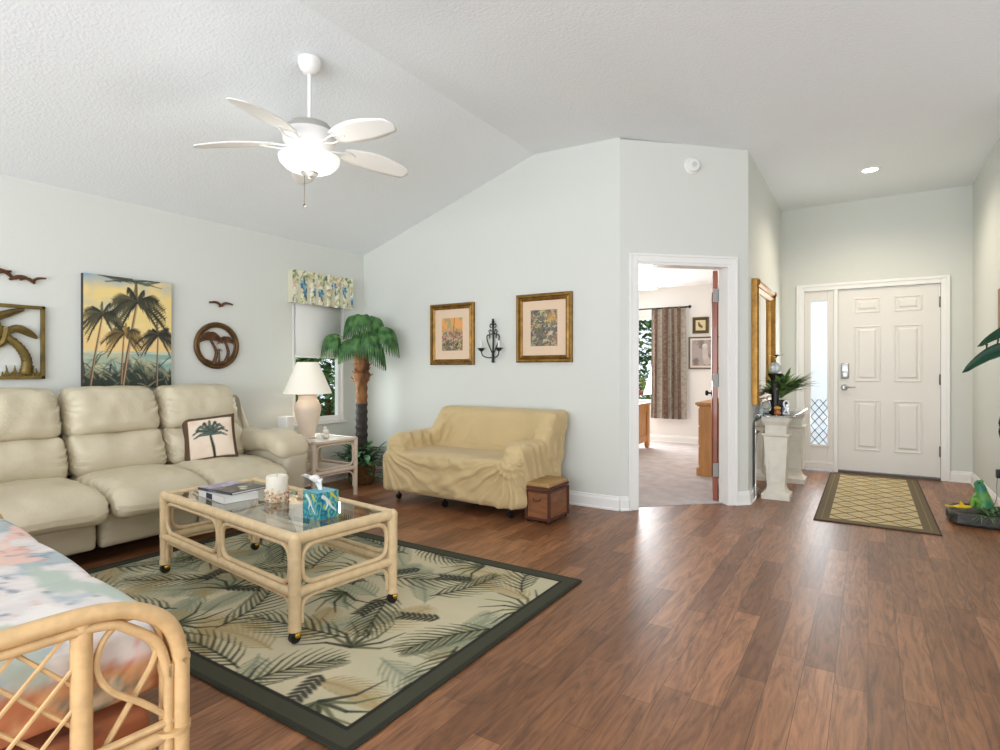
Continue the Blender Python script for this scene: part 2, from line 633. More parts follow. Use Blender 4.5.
def panel(cv, name, material, parent, fn=None, tagit=None):
    """grid mesh of the canvas in the local XZ plane facing -Y (x right, z up); fn(x, z)->point overrides"""
    X, Z = cv.X.ravel(), cv.Y.ravel()
    if fn is None:
        V = np.stack([X - cv.w / 2, np.zeros_like(X), Z], 1)
    else:
        V = np.array(fn(X, Z)).T if not isinstance(fn(X, Z), np.ndarray) else fn(X, Z)
    me = bpy.data.meshes.new(name)
    nx, ny = cv.nx, cv.ny
    me.vertices.add(len(V))
    me.vertices.foreach_set('co', V.astype(np.float32).ravel())
    i, j = np.meshgrid(np.arange(nx - 1), np.arange(ny - 1))
    k = (j * nx + i).ravel()
    q = np.stack([k, k + 1, k + nx + 1, k + nx], 1).astype(np.int32)
    me.loops.add(q.size)
    me.loops.foreach_set('vertex_index', q.ravel())
    me.polygons.add(len(q))
    me.polygons.foreach_set('loop_start', np.arange(0, q.size, 4, dtype=np.int32))
    me.polygons.foreach_set('loop_total', np.full(len(q), 4, dtype=np.int32))
    me.update(calc_edges=True)
    me.polygons.foreach_set('use_smooth', [True] * len(q))
    me.materials.append(material)
    o = bpy.data.objects.new(name, me)
    COL.objects.link(o)
    o.parent = parent
    set_cols(o, cv.a.reshape(-1, 3))
    return o


# ================================================================ THE SETTING
XL, YB, YD = -4.66, 4.44, 7.45
XE0, XE1 = -0.86, 0.892
P1, P2 = Vector((-1.706, 4.44)), Vector((-0.86, 5.245))
ZV0, ZV1, ZC = 2.405, 3.078, 3.03
XV, XC = -2.5, -0.97

struct('floor', MB().prism([(XL - .12, -3.2), (3.8, -3.2), (3.8, 7.6), (XE0 - .1, 7.6), (XE0 - .06, 5.30), (P1.x - .06, YB + .06), (XL - .12, YB + .06)], -0.1, 0.0), M_floor)
# bedroom carpet
struct('floor_bedroom', MB().prism([(-4.78, 4.5), (P1.x - .05, 4.5), (P2.x - .07, 5.31), (-.93, 9.2), (-4.78, 9.2)], -0.1, 0.004), M_carpet)

cb = MB()
cb.sheet([[(x, y, z) for x, z in ((XL - .12, ZV0 - .037), (XV, ZV1), (XC, ZC), (3.8, ZC))] for y in (-3.2, YB + .1)])
cb.sheet([[(x, y, z) for x, z in ((P1.x - .2, ZV1 - (ZV1 - ZC) * (P1.x - .2 - XV) / (XC - XV)), (XC, ZC), (3.8, ZC))] for y in (YB + .1, YD + .15)])
struct('ceiling', cb, M_ceil)
struct('ceiling_bedroom', MB().prism([(-4.78, 4.5), (-1.75, 4.5), (-.95, 5.3), (-.95, 9.2), (-4.78, 9.2)], 2.46, 2.5), mat('bedroom_ceiling', rgb(236, 232, 230), 0.9))


def wall_x(x0, x1, ya, yb, z1, holes=()):
    """wall slab between x0..x1 running along y, with rectangular holes (y0, y1, z0, z1)"""
    m = MB()
    ys = sorted({ya, yb, *[h[0] for h in holes], *[h[1] for h in holes]})
    for a, b in zip(ys[:-1], ys[1:]):
        hs = [h for h in holes if h[0] <= a and h[1] >= b]
        if hs:
            m.box(x0, x1, a, b, 0, hs[0][2])
            m.box(x0, x1, a, b, hs[0][3], z1)
        else:
            m.box(x0, x1, a, b, 0, z1)
    return m


W1 = (3.52, 4.16, 0.62, 1.98)
struct('wall_left', wall_x(XL - .12, XL, -3.2, YB + .12, ZV0, [W1]), M_wall)
# loveseat wall with the sloping top
bw = MB()
bw.M = Matrix(((1, 0, 0, 0), (0, 0, -1, YB + .12), (0, 1, 0, 0), (0, 0, 0, 1)))
zp = ZV1 - (ZV1 - ZC) * (P1.x - XV) / (XC - XV)
bw.prism([(XL, 0), (P1.x, 0), (P1.x, zp), (XV, ZV1), (XL, ZV0)], 0, .12)
struct('wall_back', bw, M_wall)

# diagonal wall with the bedroom doorway
dv = (P2 - P1)
LD = dv.length
ang45 = math.atan2(dv.y, dv.x)
MD = Matrix.Translation((P1.x, P1.y, 0)) @ Matrix.Rotation(ang45, 4, 'Z')
D0, D1, DH = 0.145, 0.985, 2.04
m = MB()
m.M = MD
m.box(0, D0, 0, .12, 0, 3.04).box(D1, LD, 0, .12, 0, 3.04).box(D0, D1, 0, .12, DH, 3.04)
m.box(LD - .001, LD + .0, 0, .12, 0, 3.04)
struct('wall_diagonal', m, M_wall)
struct('wall_entry_left', MB().prism([(P2.x, P2.y), (P2.x, YD + .12), (P2.x - .12, YD + .12), (P2.x - .12, P2.y + .06)], 0, 3.05), M_wall_entry)
# front wall round the door unit
m = MB()
m.box(XE0 - .12, -.69, YD, YD + .14, 0, 3.05).box(.70, XE1 + .12, YD, YD + .14, 0, 3.05).box(-.69, .70, YD, YD + .14, 2.12, 3.05)
struct('wall_front', m, M_wall_entry)
struct('wall_entry_right', MB().box(XE1, XE1 + .12, 5.1, YD, 0, 3.05), M_wall_entry)
struct('wall_dining', MB().box(XE1 + .12, 3.8, 5.1, 5.22, 0, 3.05), M_wall)
struct('wall_right', MB().box(3.68, 3.8, -3.2, 5.1, 0, 3.05), M_wall)
M_bed = mat('bedroom_paint', rgb(234, 231, 226), 0.8)
W2 = (-4.5, -2.75, 0.62, 2.02)
m = MB()
m.box(-4.78, W2[0], 9.05, 9.17, 0, 2.46).box(W2[1], -.86, 9.05, 9.17, 0, 2.46).box(W2[0], W2[1], 9.05, 9.17, 0, W2[2]).box(W2[0], W2[1], 9.05, 9.17, W2[3], 2.46)
struct('wall_bedroom_back', m, M_bed)
struct('wall_bedroom_right', MB().box(-1.0, -.985, 5.42, 9.05, 0, 2.46), M_bed)
struct('wall_bedroom_left', MB().box(-4.78, -4.68, 4.56, 9.05, 0, 2.46), M_bed)


def baseboard(name, a, b, h=0.115, t=0.016, m=M_white, M=None):
    a, b = Vector((*a, 0)), Vector((*b, 0))
    d = (b - a)
    L = d.length
    mb = MB()
    mb.M = Matrix.Translation(a) @ Matrix.Rotation(math.atan2(d.y, d.x), 4, 'Z')
    prof = [(0, 0), (t + .008, 0), (t + .008, .012), (t, .02), (t, h * .72), (t * .55, h * .86), (t * .5, h * .95), (0, h)]
    vs = [(0, -y, z) for y, z in prof] + [(L, -y, z) for y, z in prof]
    n = len(prof)
    fs = [(i, (i + 1) % n, n + (i + 1) % n, n + i) for i in range(n)] + [tuple(range(n))[::-1], tuple(range(n, 2 * n))]
    mb.add(vs, fs)
    o = mb.build(name, m, smooth=False)
    o['kind'] = 'structure'
    return o


u = dv.normalized()
baseboard('baseboard_left', (XL, -3.2), (XL, YB))
baseboard('baseboard_back', (XL, YB), (P1.x, YB))
q = P1 + u * (D0 - .07)
baseboard('baseboard_diagonal', tuple(P1), tuple(q))
q2 = P1 + u * (D1 + .07)
baseboard('baseboard_diagonal_end', tuple(q2), tuple(P2))
baseboard('baseboard_entry_left', tuple(P2), (P2.x, YD))
baseboard('baseboard_front', (.70, YD), (XE1, YD))
baseboard('baseboard_front_side', (XE0, YD), (-.69, YD))
baseboard('baseboard_entry_right', (XE1, YD), (XE1, 5.1))
baseboard('baseboard_bedroom', (-4.68, 9.05), (-1.0, 9.05))

# bedroom doorway: lined jamb and casing
m = MB()
m.M = MD
cw = .068
for x0, x1 in ((D0 - cw, D0), (D1, D1 + cw)):
    m.box(x0, x1, -.018, 0, 0, DH + cw)
m.box(D0, D1, -.018, 0, DH, DH + cw)
for x0, x1 in ((D0 - cw, D0 - cw + .018), (D1 + cw - .018, D1 + cw)):
    m.box(x0, x1, -.028, -.018, 0, DH + cw)
m.box(D0 - cw + .018, D1 + cw - .018, -.028, -.018, DH + cw - .018, DH + cw)
m.box(D0, D0 + .018, -.012, .125, 0, DH).box(D1 - .018, D1, -.012, .125, 0, DH).box(D0 + .018, D1 - .018, -.012, .125, DH - .018, DH)
m.box(D0 + .018, D0 + .03, .05, .085, 0, DH - .018)
dc = struct('door_2', m, M_white, bevel=.003)

# bedroom door leaf, swung far open (its hinge edge faces us)
hinge = MD @ Vector((D1 - .036, .150, 0))
ld = math.atan2(.974, -.226)
door = MB()
dl = bpy.data.objects.new('door_leaf', None)
door_root = thing('bedroom_door', 'mahogany brown bedroom door swung open, seen edge-on inside the doorway', 'door', (hinge.x, hinge.y, 0), ld)
COL.objects.unlink(dl) if dl.name in COL.objects else None
m = MB()
m.box(0, .80, -.02, .02, .012, 2.02)
for zz0, zz1 in ((.2, .9), (1.05, 1.85)):
    for xx in (.12, .45):
        m.box(xx, xx + .25, .02, .028, zz0, zz1)
        m.box(xx, xx + .25, -.028, -.02, zz0, zz1)
m.build('door_panel', M_mahog, door_root, smooth=False, bevel=.004)
for z in (.28, 1.06, 1.80):
    h = MB()
    h.M = Matrix.Rotation(-ld, 4, 'Z') @ Matrix.Rotation(ang45, 4, 'Z')
    h.tube([(-.012, -.008, z - .05), (-.012, -.008, z + .05)], .008, 10)
    h.box(-.032, .046, -.022, -.016, z - .058, z + .058)
    for k in (-.03, 0, .03):
        h.ball((-.022, -.023, z + k), .004, 8, 4)
        h.ball((.010, -.023, z + k), .004, 8, 4)
    h.build('hinge', M_chrome, door_root)
kn = MB()
kn.M = Matrix.Translation((.735, .02, .92)) @ Matrix.Rotation(-PI / 2, 4, 'X')
kn.lathe([(.028, 0), (.028, .006), (.010, .012), (.010, .03), (.024, .038), (.028, .05), (.020, .062), (0.002, .066)], 16)
kn.build('door_knob', M_iron, door_root)

# front door unit with sidelight
m = MB()
fy = YD - .018
m.box(-.688, -.62, fy, YD + .10, 0, 2.118).box(.635, .698, fy, YD + .10, 0, 2.118).box(-.62, .635, fy, YD + .10, 2.055, 2.118)
m.box(-.325, -.285, fy, YD + .10, 0, 2.055)
m.box(-.70, -.675, fy - .01, fy, 0, 2.13).box(.682, .71, fy - .01, fy, 0, 2.13).box(-.675, .682, fy - .01, fy, 2.10, 2.13)
fr = struct('door_1', m, M_white, bevel=.004)
# sidelight panel (frame, pane, leaded lattice)
m = MB()
gx0, gx1, gz0, gz1 = -.555, -.388, .30, 1.94
m.box(-.62, gx0, YD + .01, YD + .05, 0.02, 2.055).box(gx1, -.325, YD + .01, YD + .05, 0.02, 2.055)
m.box(gx0, gx1, YD + .01, YD + .05, 0.02, gz0).box(gx0, gx1, YD + .01, YD + .05, gz1, 2.055)
m.box(-.62, -.325, YD - .01, YD + .01, 0.02, .09)
for (a, b, c, d) in ((gx0 - .025, gx0, gz0 - .025, gz1 + .025), (gx1, gx1 + .025, gz0 - .025, gz1 + .025), (gx0, gx1, gz0 - .025, gz0), (gx0, gx1, gz1, gz1 + .025)):
    m.box(a, b, YD - .002, YD + .012, c, d)
m.build('sidelight_frame', M_door, fr, smooth=False, bevel=.003)
pn = MB().box(gx0, gx1, YD + .022, YD + .028, gz0, gz1).build('sidelight_pane', M_frost, fr, smooth=False)
m = MB()
n = 4
ww = (gx1 - gx0)
step = ww / 2.0
zt = gz0 + .52
for k in range(-3, 8):
    for sg in (1, -1):
        z0 = gz0 + k * step * 1.25
        x0 = gx0 if sg > 0 else gx1
        x1 = gx1 if sg > 0 else gx0
        z1 = z0 + 2 * step * 1.25
        pts = []
        for t in np.linspace(0, 1, 25):
            z = z0 + (z1 - z0) * t
            if gz0 <= z <= zt:
                pts.append((x0 + (x1 - x0) * t, YD + .018, z))
        if len(pts) > 1:
            m.tube(pts, .0038, 5)
m.build('leaded_lattice', M_lead, fr)
# six-panel slab
m = MB()
sx0, sx1, sz0, sz1 = -.283, .632, .03, 2.05
m.box(sx0, sx1, YD + .012, YD + .05, sz0, sz1)
slab = m.build('front_door_slab', M_door, fr, smooth=False, bevel=.003)
m = MB()
sw = sx1 - sx0
for cx in (sx0 + sw * .30, sx0 + sw * .70):
    for z0, z1 in ((.27, .81), (1.03, 1.63), (1.79, 1.94)):
        w = sw * .125
        rim = round_poly([(cx - w, YD + .012, z0), (cx + w, YD + .012, z0), (cx + w, YD + .012, z1), (cx - w, YD + .012, z1)], .004, 2)
        m.tube(rim, .009, 6, closed=True)
        m.M = Matrix.Identity(4)
        a, b = .028, .046
        vs = [(cx - w + a, YD + .012, z0 + a), (cx + w - a, YD + .012, z0 + a), (cx + w - a, YD + .012, z1 - a), (cx - w + a, YD + .012, z1 - a),
              (cx - w + b, YD + .002, z0 + b), (cx + w - b, YD + .002, z0 + b), (cx + w - b, YD + .002, z1 - b), (cx - w + b, YD + .002, z1 - b)]
        m.add(vs, [(0, 1, 5, 4), (1, 2, 6, 5), (2, 3, 7, 6), (3, 0, 4, 7), (4, 5, 6, 7)])
m.build('raised_panel', M_door, fr, smooth=False)
m = MB()
m.rbox((.080, .024, .175), (sx0 + .066, YD + .002, 1.14), .014, 2)
m.rbox((.046, .012, .07), (sx0 + .066, YD - .012, 1.10), .006, 1)
m.build('keypad_deadbolt', M_chrome, fr)
m = MB()
m.M = Matrix.Translation((sx0 + .06, YD + .012, .955)) @ Matrix.Rotation(PI / 2, 4, 'X')
m.lathe([(.036, 0), (.034, .008), (.016, .012), (.014, .04)], 16)
m.M = Matrix.Identity(4)
m.tube(smooth_path([(sx0 + .06, YD - .03, .955), (sx0 + .09, YD - .034, .96), (sx0 + .13, YD - .03, .955), (sx0 + .165, YD - .026, .962)], 4), [.010] * 6 + [.007] * 7, 8)
m.build('lever_handle', M_chrome, fr)
m = MB()
for z in (.30, 1.05, 1.86):
    m.box(sx1 - .010, sx1 + .010, YD - .008, YD + .012, z - .055, z + .055)
m.build('door_hinge', mat('hinge_bronze', rgb(96, 90, 82), .5, metal=.4), fr, smooth=False)
MB().box(sx0, sx1, YD - .01, YD + .1, 0, .022).build('threshold', mat('dark_threshold', rgb(90, 80, 70), .5), fr, smooth=False)

# corner window (vinyl frame, sill, pane, lowered shade)
y0, y1, z0, z1 = W1
m = MB()
xg = XL - .075
m.box(xg, xg + .05, y0, y0 + .055, z0 + .005, z1).box(xg, xg + .05, y1 - .055, y1, z0 + .005, z1)
m.box(xg, xg + .05, y0 + .055, y1 - .055, z0 + .005, z0 + .055).box(xg, xg + .05, y0 + .055, y1 - .055, z1 - .055, z1).box(xg, xg + .045, y0 + .055, y1 - .055, 1.27, 1.31)
m.box(xg + .05, XL + .002, y1 - .018, y1 - .001, z0 + .006, z1 - .001).box(xg + .05, XL + .002, y0 + .001, y0 + .018, z0 + .006, z1 - .001)
w1 = struct('window_1', m, M_white)
MB().box(xg + .02, xg + .024, y0 + .05, y1 - .05, z0 + .05, z1 - .05).build('window_pane', mat('window_glass', (1, 1, 1), 0.0, trans=1, ior=1.01), w1, smooth=False)
MB().box(XL - .10, XL + .025, y0 - .03, y1 + .03, z0 - .02, z0 + .004).build('window_sill', M_white, w1, smooth=False, bevel=.004)
m = MB()
m.M = Matrix.Identity(4)
rs = thing('roller_shade', 'pale grey roller shade lowered halfway over the corner window', 'window shade', (XL + .02, 3.84, 1.98))
m.sheet([[(0.0 + .004 * math.sin(v * 9), y, z) for v, z in enumerate((-.02, -.25, -.45, -.69))] for y in (-.30, 0, .26)])
m.build('shade_cloth', M_blind, rs, solid=.003)
MB().tube([(.0, -.30, -.70), (.0, .26, -.70)], .011, 8).build('hem_bar', M_white, rs)
MB().tube([(.0, -.31, 0), (.0, .28, 0)], .02, 10).build('roller', M_white, rs)

# bedroom window
x0, x1, z0, z1 = W2
m = MB()
yw = 9.09
for a, b, c, d in ((x0, x0 + .05, z0, z1), (x1 - .05, x1, z0, z1), (x0 + .05, x1 - .05, z0, z0 + .05), (x0 + .05, x1 - .05, z1 - .05, z1), (-3.7, -3.64, z0 + .05, z1 - .05)):
    m.box(a, b, yw, yw + .05, c, d)
w2 = struct('window_2', m, M_white)
MB().box(x0, x1, yw + .02, yw + .024, z0, z1).build('window_pane', MATS['window_glass'], w2, smooth=False)
MB().box(x0 - .04, x1 + .04, 9.01, 9.10, z0 - .03, z0).build('window_sill', M_white, w2, smooth=False, bevel=.004)
# ================================================================ RUGS
rug_w, rug_h = 2.43, 1.66
cv = Canvas(rug_w, rug_h, .0055, rgb(198, 189, 158))
nz = fbm(cv.X * 2.2, cv.Y * 2.2, 0, 5)
cv.blend(np.clip((nz - .5) * 5, 0, 1) * .55, rgb(178, 176, 146))
cv.blend(np.clip((.46 - nz) * 6, 0, 1) * .45, rgb(218, 204, 170))
R = random.Random(12)
dark, mid, sage, gold = rgb(44, 47, 32), rgb(98, 102, 70), rgb(140, 146, 122), rgb(170, 148, 102)
for k in range(64):
    x, y, a = R.uniform(0, rug_w), R.uniform(0, rug_h), R.uniform(0, 2 * PI)
    cv.frond(x, y, a, R.uniform(.28, .48), sage if k % 3 else gold, 13, .0095, .85, R.uniform(-.8, .8), .42, .7)
gx, gy = 7, 5
for i in range(gx):
    for j in range(gy):
        x = (i + .5 + (.5 if j % 2 else 0) - .25) * rug_w / gx + R.uniform(-.05, .05)
        y = (j + .5) * rug_h / gy + R.uniform(-.05, .05)
        base = R.uniform(0, 2 * PI)
        if (i + j) % 3 == 0:
            for q in range(8):
                aa = base + (q - 3.5) * .42
                cv.path([(x, y), (x + .12 * math.cos(aa), y + .12 * math.sin(aa)), (x + .24 * math.cos(aa + .25), y + .24 * math.sin(aa + .25))], .012, .003, dark if q % 2 else mid, .92)
        else:
            cv.frond(x - .2 * math.cos(base), y - .2 * math.sin(base), base, R.uniform(.40, .54), dark, 12, .0085, .85, R.uniform(-.9, .9), .44, .9, mid)
for k in range(9):
    x, y, a = R.uniform(.2, rug_w - .2), R.uniform(.2, rug_h - .2), R.uniform(0, 2 * PI)
    for q in range(7):
        t = q / 6
        px, py = x + .16 * t * math.cos(a), y + .16 * t * math.sin(a)
        cv.ell(px + .018 * math.cos(a + 1.5), py + .018 * math.sin(a + 1.5), .03, .010, rgb(44, 46, 36), .95, a + .9)
        cv.ell(px - .018 * math.cos(a + 1.5), py - .018 * math.sin(a + 1.5), .03, .010, rgb(44, 46, 36), .95, a - .9)
bd = .088
e = np.minimum(np.minimum(cv.X, rug_w - cv.X), np.minimum(cv.Y, rug_h - cv.Y))
cv.blend((e < bd).astype(float), rgb(62, 62, 46))
cv.blend(((e > bd - .012) & (e < bd)).astype(float), rgb(34, 32, 24))
cv.blend((e < .012).astype(float), rgb(44, 44, 32))
RUG0 = (-3.735, 1.17)
rug = thing('palm_rug', 'large cream rug with green palm frond pattern and dark green border', 'rug', (RUG0[0] + rug_w / 2, RUG0[1] + rug_h / 2, 0))
V = lambda X, Z: np.stack([X - rug_w / 2, Z - rug_h / 2, np.full_like(X, .0125)], 1)
panel(cv, 'rug_pile', M_rug, rug, V)
MB().rbox((rug_w + .006, rug_h + .006, .011), (0, 0, .0058), .004, 2).build('rug_edge_binding', mat('rug_binding', rgb(44, 46, 34), .95), rug)

rw, rh = .78, 2.36
cv = Canvas(rw, rh, .006, rgb(206, 186, 142))
cv.blend(np.clip((fbm(cv.X * 9, cv.Y * 9, 0, 3) - .45) * 4, 0, 1) * .35, rgb(186, 164, 120))
ln = rgb(84, 64, 42)
nx_, ny_ = 3, 9
dx, dy = (rw - .20) / nx_, (rh - .20) / ny_
for i in range(-1, nx_ + 1):
    for j in range(-1, ny_ + 1):
        x, y = .10 + i * dx, .10 + j * dy
        for q in ((0, 0),):
            cx, cy = x + dx * q[0], y + dy * q[1]
            cv.line((cx, cy + dy / 2), (cx + dx / 2, cy), .0085, .0085, ln, .9)
            cv.line((cx + dx / 2, cy), (cx + dx, cy + dy / 2), .0085, .0085, ln, .9)
            cv.line((cx + dx, cy + dy / 2), (cx + dx / 2, cy + dy), .0085, .0085, ln, .9)
            cv.line((cx + dx / 2, cy + dy), (cx, cy + dy / 2), .0085, .0085, ln, .9)
        cv.ell(x + dx * .5, y + dy * .5, .022, .008, ln, .9, .5)
        cv.ell(x + dx * .5 + .02, y + dy * .5 + .012, .014, .006, ln, .9, -.5)
        cv.line((x + dx * .2, y + dy * .5), (x + dx * .8, y + dy * .5), .003, .003, ln, .8)
e = np.minimum(np.minimum(cv.X, rw - cv.X), np.minimum(cv.Y, rh - cv.Y))
cv.blend((e < .10).astype(float), rgb(112, 98, 74))
cv.blend(((e > .045) & (e < .052)).astype(float), rgb(146, 126, 90))
cv.blend((e < .010).astype(float), rgb(74, 58, 42))
er = thing('entry_rug', 'narrow brown and beige trellis rug lying before the front door', 'rug', (.04, 6.15, 0), 0)
panel(cv, 'rug_pile', M_rug, er, lambda X, Z: np.stack([X - rw / 2, Z - rh / 2, np.full_like(X, .0095)], 1))
MB().rbox((rw + .006, rh + .006, .008), (0, 0, .0045), .003, 2).build('rug_edge_binding', mat('entry_rug_binding', rgb(74, 58, 42), .9), er)

# ================================================================ LEATHER SOFA
sofa = thing('leather_sofa', 'long cream leather reclining sofa under the palm painting', 'sofa', (-4.15, 1.85, 0))
SO = Vector((-4.15, 1.85, 0))


def S(mb):
    mb.M = Matrix.Translation(-SO)
    return mb


def wr(seed, amp=.012, fx=9.0, axis=1):
    """soft gathered leather: puckers near the two side seams"""
    def f(p, u):
        e0 = abs((u[0], u[1], u[2])[axis])
        edge = max(0, (e0 - .45) / .55) ** 2.2
        k = math.sin(p.z * 105 + p.x * 95 + seed * 3.1 + 2.2 * math.sin(p.z * 31 + p.x * 17 + seed) + p.y * 14 * (1 if seed % 2 else -1)) * edge
        big = float(fbm(p.y * 5 + seed, p.z * 5, p.x * 5, 9, 3)) - .5
        return (p.x + k * amp + big * .04, p.y, p.z + k * amp * .8 + big * .035)
    return f


SEATS = [(.93, 1.535), (1.545, 2.13), (2.14, 2.735)]
for i, (a, b) in enumerate(SEATS):
    yc, w = (a + b) / 2, b - a

    def seat_fn(p, u, i=i):
        q = Vector(wr(i + 1)(p, u))
        s2 = (1 - abs(u[1]) ** 3.0)
        q.z += .035 * s2 * max(0, (1 - ((u[0] + .1) * .9) ** 2))
        if u[0] > .2:
            q.z -= .06 * ((u[0] - .2) / .8) ** 2 * (1 if u[2] > 0 else .35)
            q.x += .03 * s2 * (1 - u[2] ** 2)
        return q
    S(MB()).rbox((.74, w, .19), (-4.00, yc, .375), .07, (26, 26, 7), seat_fn).build('seat_cushion', M_leather, sofa)

    def lum_fn(p, u, i=i):
        q = Vector(wr(i + 11)(p, u))
        q.x += .05 * (1 - u[1] ** 4) * (1 - u[2] ** 2) - .10 * (u[2] + 1) * .5 * 1.0
        return q
    S(MB()).rbox((.22, w, .27), (-4.27, yc, .60), .06, (5, 30, 14), lum_fn).build('lumbar_cushion', M_leather, sofa)

    def head_fn(p, u, i=i):
        q = Vector(wr(i + 21)(p, u))
        q.x += .055 * (1 - u[1] ** 4) * (1 - (u[2] * .9) ** 2) - .085 * (u[2] + 1) * .5
        q.y *= 1 - .05 * max(0, u[2])
        q.z += .012 * (1 - u[1] ** 2)
        return q
    S(MB()).rbox((.20, w * .995, .325), (-4.36, yc, .868), .07, (5, 30, 16), head_fn).build('headrest_cushion', M_leather, sofa)

    def foot_fn(p, u, i=i):
        q = Vector(wr(i + 31, .006)(p, u))
        q.x += .02 * (1 - u[1] ** 4) * (1 - u[2] ** 2)
        return q
    S(MB()).rbox((.09, w * .99, .25), (-3.86, yc, .215), .03, (3, 26, 12), foot_fn).build('footrest_panel', M_leather, sofa)

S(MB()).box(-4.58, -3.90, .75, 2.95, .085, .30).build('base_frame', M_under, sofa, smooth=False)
m = S(MB())
m.rbox((.16, 1.86, .84), (-4.52, 1.835, .50), .06, (3, 10, 8), lambda p, u: (p.x - .02 * u[2], p.y * (1 - .02 * u[2]), p.z))
m.build('back_shell', M_leather_d, sofa)
for yc, sg in ((2.855, 1), (.80, -1)):
    a_ = S(MB())
    a_.rbox((.80, .22, .52), (-4.13, yc, .31), .05, (10, 4, 8), lambda p, u: (p.x + .03 * u[2] * max(0, u[0]), p.y, p.z - .05 * max(0, u[0]) ** 2 * max(0, u[2])))
    arm = a_.build('armrest', M_leather_d, sofa)

    def pad(p, u):
        z = p.z - .05 * max(0, u[0]) ** 3 + .012 * math.sin(u[0] * 4)
        return (p.x, p.y + .008 * math.sin(p.x * 16), z + .010 * math.sin(p.x * 40) * abs(u[1]) ** 4)
    p_ = S(MB())
    p_.rbox((.80, .29, .17), (-4.10, yc - .015 * sg, .585), .075, (14, 6, 3), pad)
    p_.build('arm_pad', M_leather, arm)
    for xx in (-4.45, -3.82):
        S(MB()).box(xx - .03, xx + .03, yc - .03, yc + .03, 0, .09).build('foot', M_under, sofa, smooth=False)

# rounded side wing of the sofa back
S(MB()).rbox((.30, .24, .60), (-4.46, 2.83, .64), .06, (5, 4, 8), lambda p, u: (p.x - .09 * (u[2] + 1) * .5 * (1 if u[0] > 0 else .2), p.y - .14 * ((u[2] + 1) * .5) ** 1.5 * (1 if u[1] > 0 else .2), p.z)).build('side_wing', M_leather_d, sofa)

# throw pillow with a palm
pw = .36
cv = Canvas(pw, pw, .004, rgb(92, 70, 52))
cv.rect(.045, pw - .018, .018, pw - .04, rgb(226, 208, 188))
cv.blend(((cv.X > .045) & (cv.X < .342) & (cv.Y > .018) & (cv.Y < .32)) * np.clip((fbm(cv.X * 12, cv.Y * 12, 0, 4) - .5) * 4, 0, 1) * .5, rgb(214, 180, 158))
cv.path([(.205, .02), (.20, .10), (.19, .20)], .010, .007, rgb(46, 46, 42))
for k in range(9):
    a = PI / 2 + (k - 4) * .48
    L_ = .125
    cv.path([(.19, .20), (.19 + L_ * .6 * math.cos(a), .20 + L_ * .6 * math.sin(a) + .02), (.19 + L_ * math.cos(a) * .92, .20 + L_ * .5 * math.sin(a) - .005)], .015, .005, rgb(52, 66, 60) if k % 2 else rgb(76, 90, 82), .95)
pil = thing('throw_pillow', 'brown-edged square throw pillow with a dark palm tree, leaning on the sofa', 'pillow', (-4.035, 2.355, .478))
nu = 60
mb = MB()
cols = []
for side in (1, -1):
    P = []
    for i in range(nu + 1):
        row = []
        for j in range(nu + 1):
            U, Vv = i / nu, j / nu
            a_, b_ = 2 * U - 1, 2 * Vv - 1
            th = .062 * ((1 - a_ ** 4) * (1 - b_ ** 4)) ** .55
            pin = 1 - .05 * (1 - abs(a_) ** 2) * abs(b_) ** 3
            pin2 = 1 - .05 * (1 - abs(b_) ** 2) * abs(a_) ** 3
            row.append((a_ * pw / 2 * pin2, -side * th, (b_ * pin + 1) * pw / 2))
            cols.append(cv.sample(U, Vv) if side > 0 else rgb(92, 70, 52))
        P.append(row)
    mb.sheet(P, flip=(side < 0))
R0 = Matrix.Rotation(math.radians(54), 4, 'Z') @ Matrix.Rotation(math.radians(-26), 4, 'X') @ Matrix.Rotation(math.radians(-7), 4, 'Y')
mb.v = [tuple(R0 @ Vector(p)) for p in mb.v]
mb.build('pillow_cover', M_attr_cloth, pil, colors=cols)

# ================================================================ LOVESEAT under a slipcover
ls = thing('loveseat', 'small two-seat sofa under a loose tan slipcover against the wall', 'sofa', (-2.88, 4.02, 0))
mb = MB()
mb.M = Matrix.Translation((-2.88, 4.02, 0)).inverted()
mb.rbox((1.40, .62, .36), (-2.89, 3.93, .27), .06, 4)        # seat block
mb.rbox((1.36, .30, .16), (-2.89, 3.76, .375), .075, 4)       # front roll
mb.rbox((1.30, .20, .62), (-2.80, 4.27, .505), .09, 4, lambda p, u: (p.x, p.y + .03 * u[2], p.z))
mb.rbox((.19, .66, .50), (-3.49, 3.98, .345), .085, 4)
mb.rbox((.19, .66, .50), (-2.265, 3.98, .335), .07, 4)
mb.rbox((.17, .34, .42), (-2.225, 4.20, .60), .06, 4, lambda p, u: (p.x + .01 * u[2], p.y + .08 * max(0, u[2]), p.z))
mb.rbox((.15, .26, .30), (-3.385, 4.24, .60), .07, 4, lambda p, u: (p.x + .05 * u[2], p.y + .05 * max(0, u[2]), p.z))
tmp = mb.build('slip_tmp', None, None)
r_ = tmp.modifiers.new('r', 'REMESH')
r_.mode = 'VOXEL'
r_.voxel_size = .0105
sm = tmp.modifiers.new('s', 'SMOOTH')
sm.iterations = 14
sm.factor = .6
dg = bpy.context.evaluated_depsgraph_get()
me = bpy.data.meshes.new_from_object(tmp.evaluated_get(dg))
bpy.data.objects.remove(tmp)
nv = len(me.vertices)
co = np.zeros(nv * 3)
no = np.zeros(nv * 3)
me.vertices.foreach_get('co', co)
me.vertices.foreach_get('normal', no)
co, no = co.reshape(-1, 3), no.reshape(-1, 3)
X, Y, Z = co.T


def ridge(t, sharp=2.2):
    return (0.5 + 0.5 * np.sin(t)) ** sharp - .4


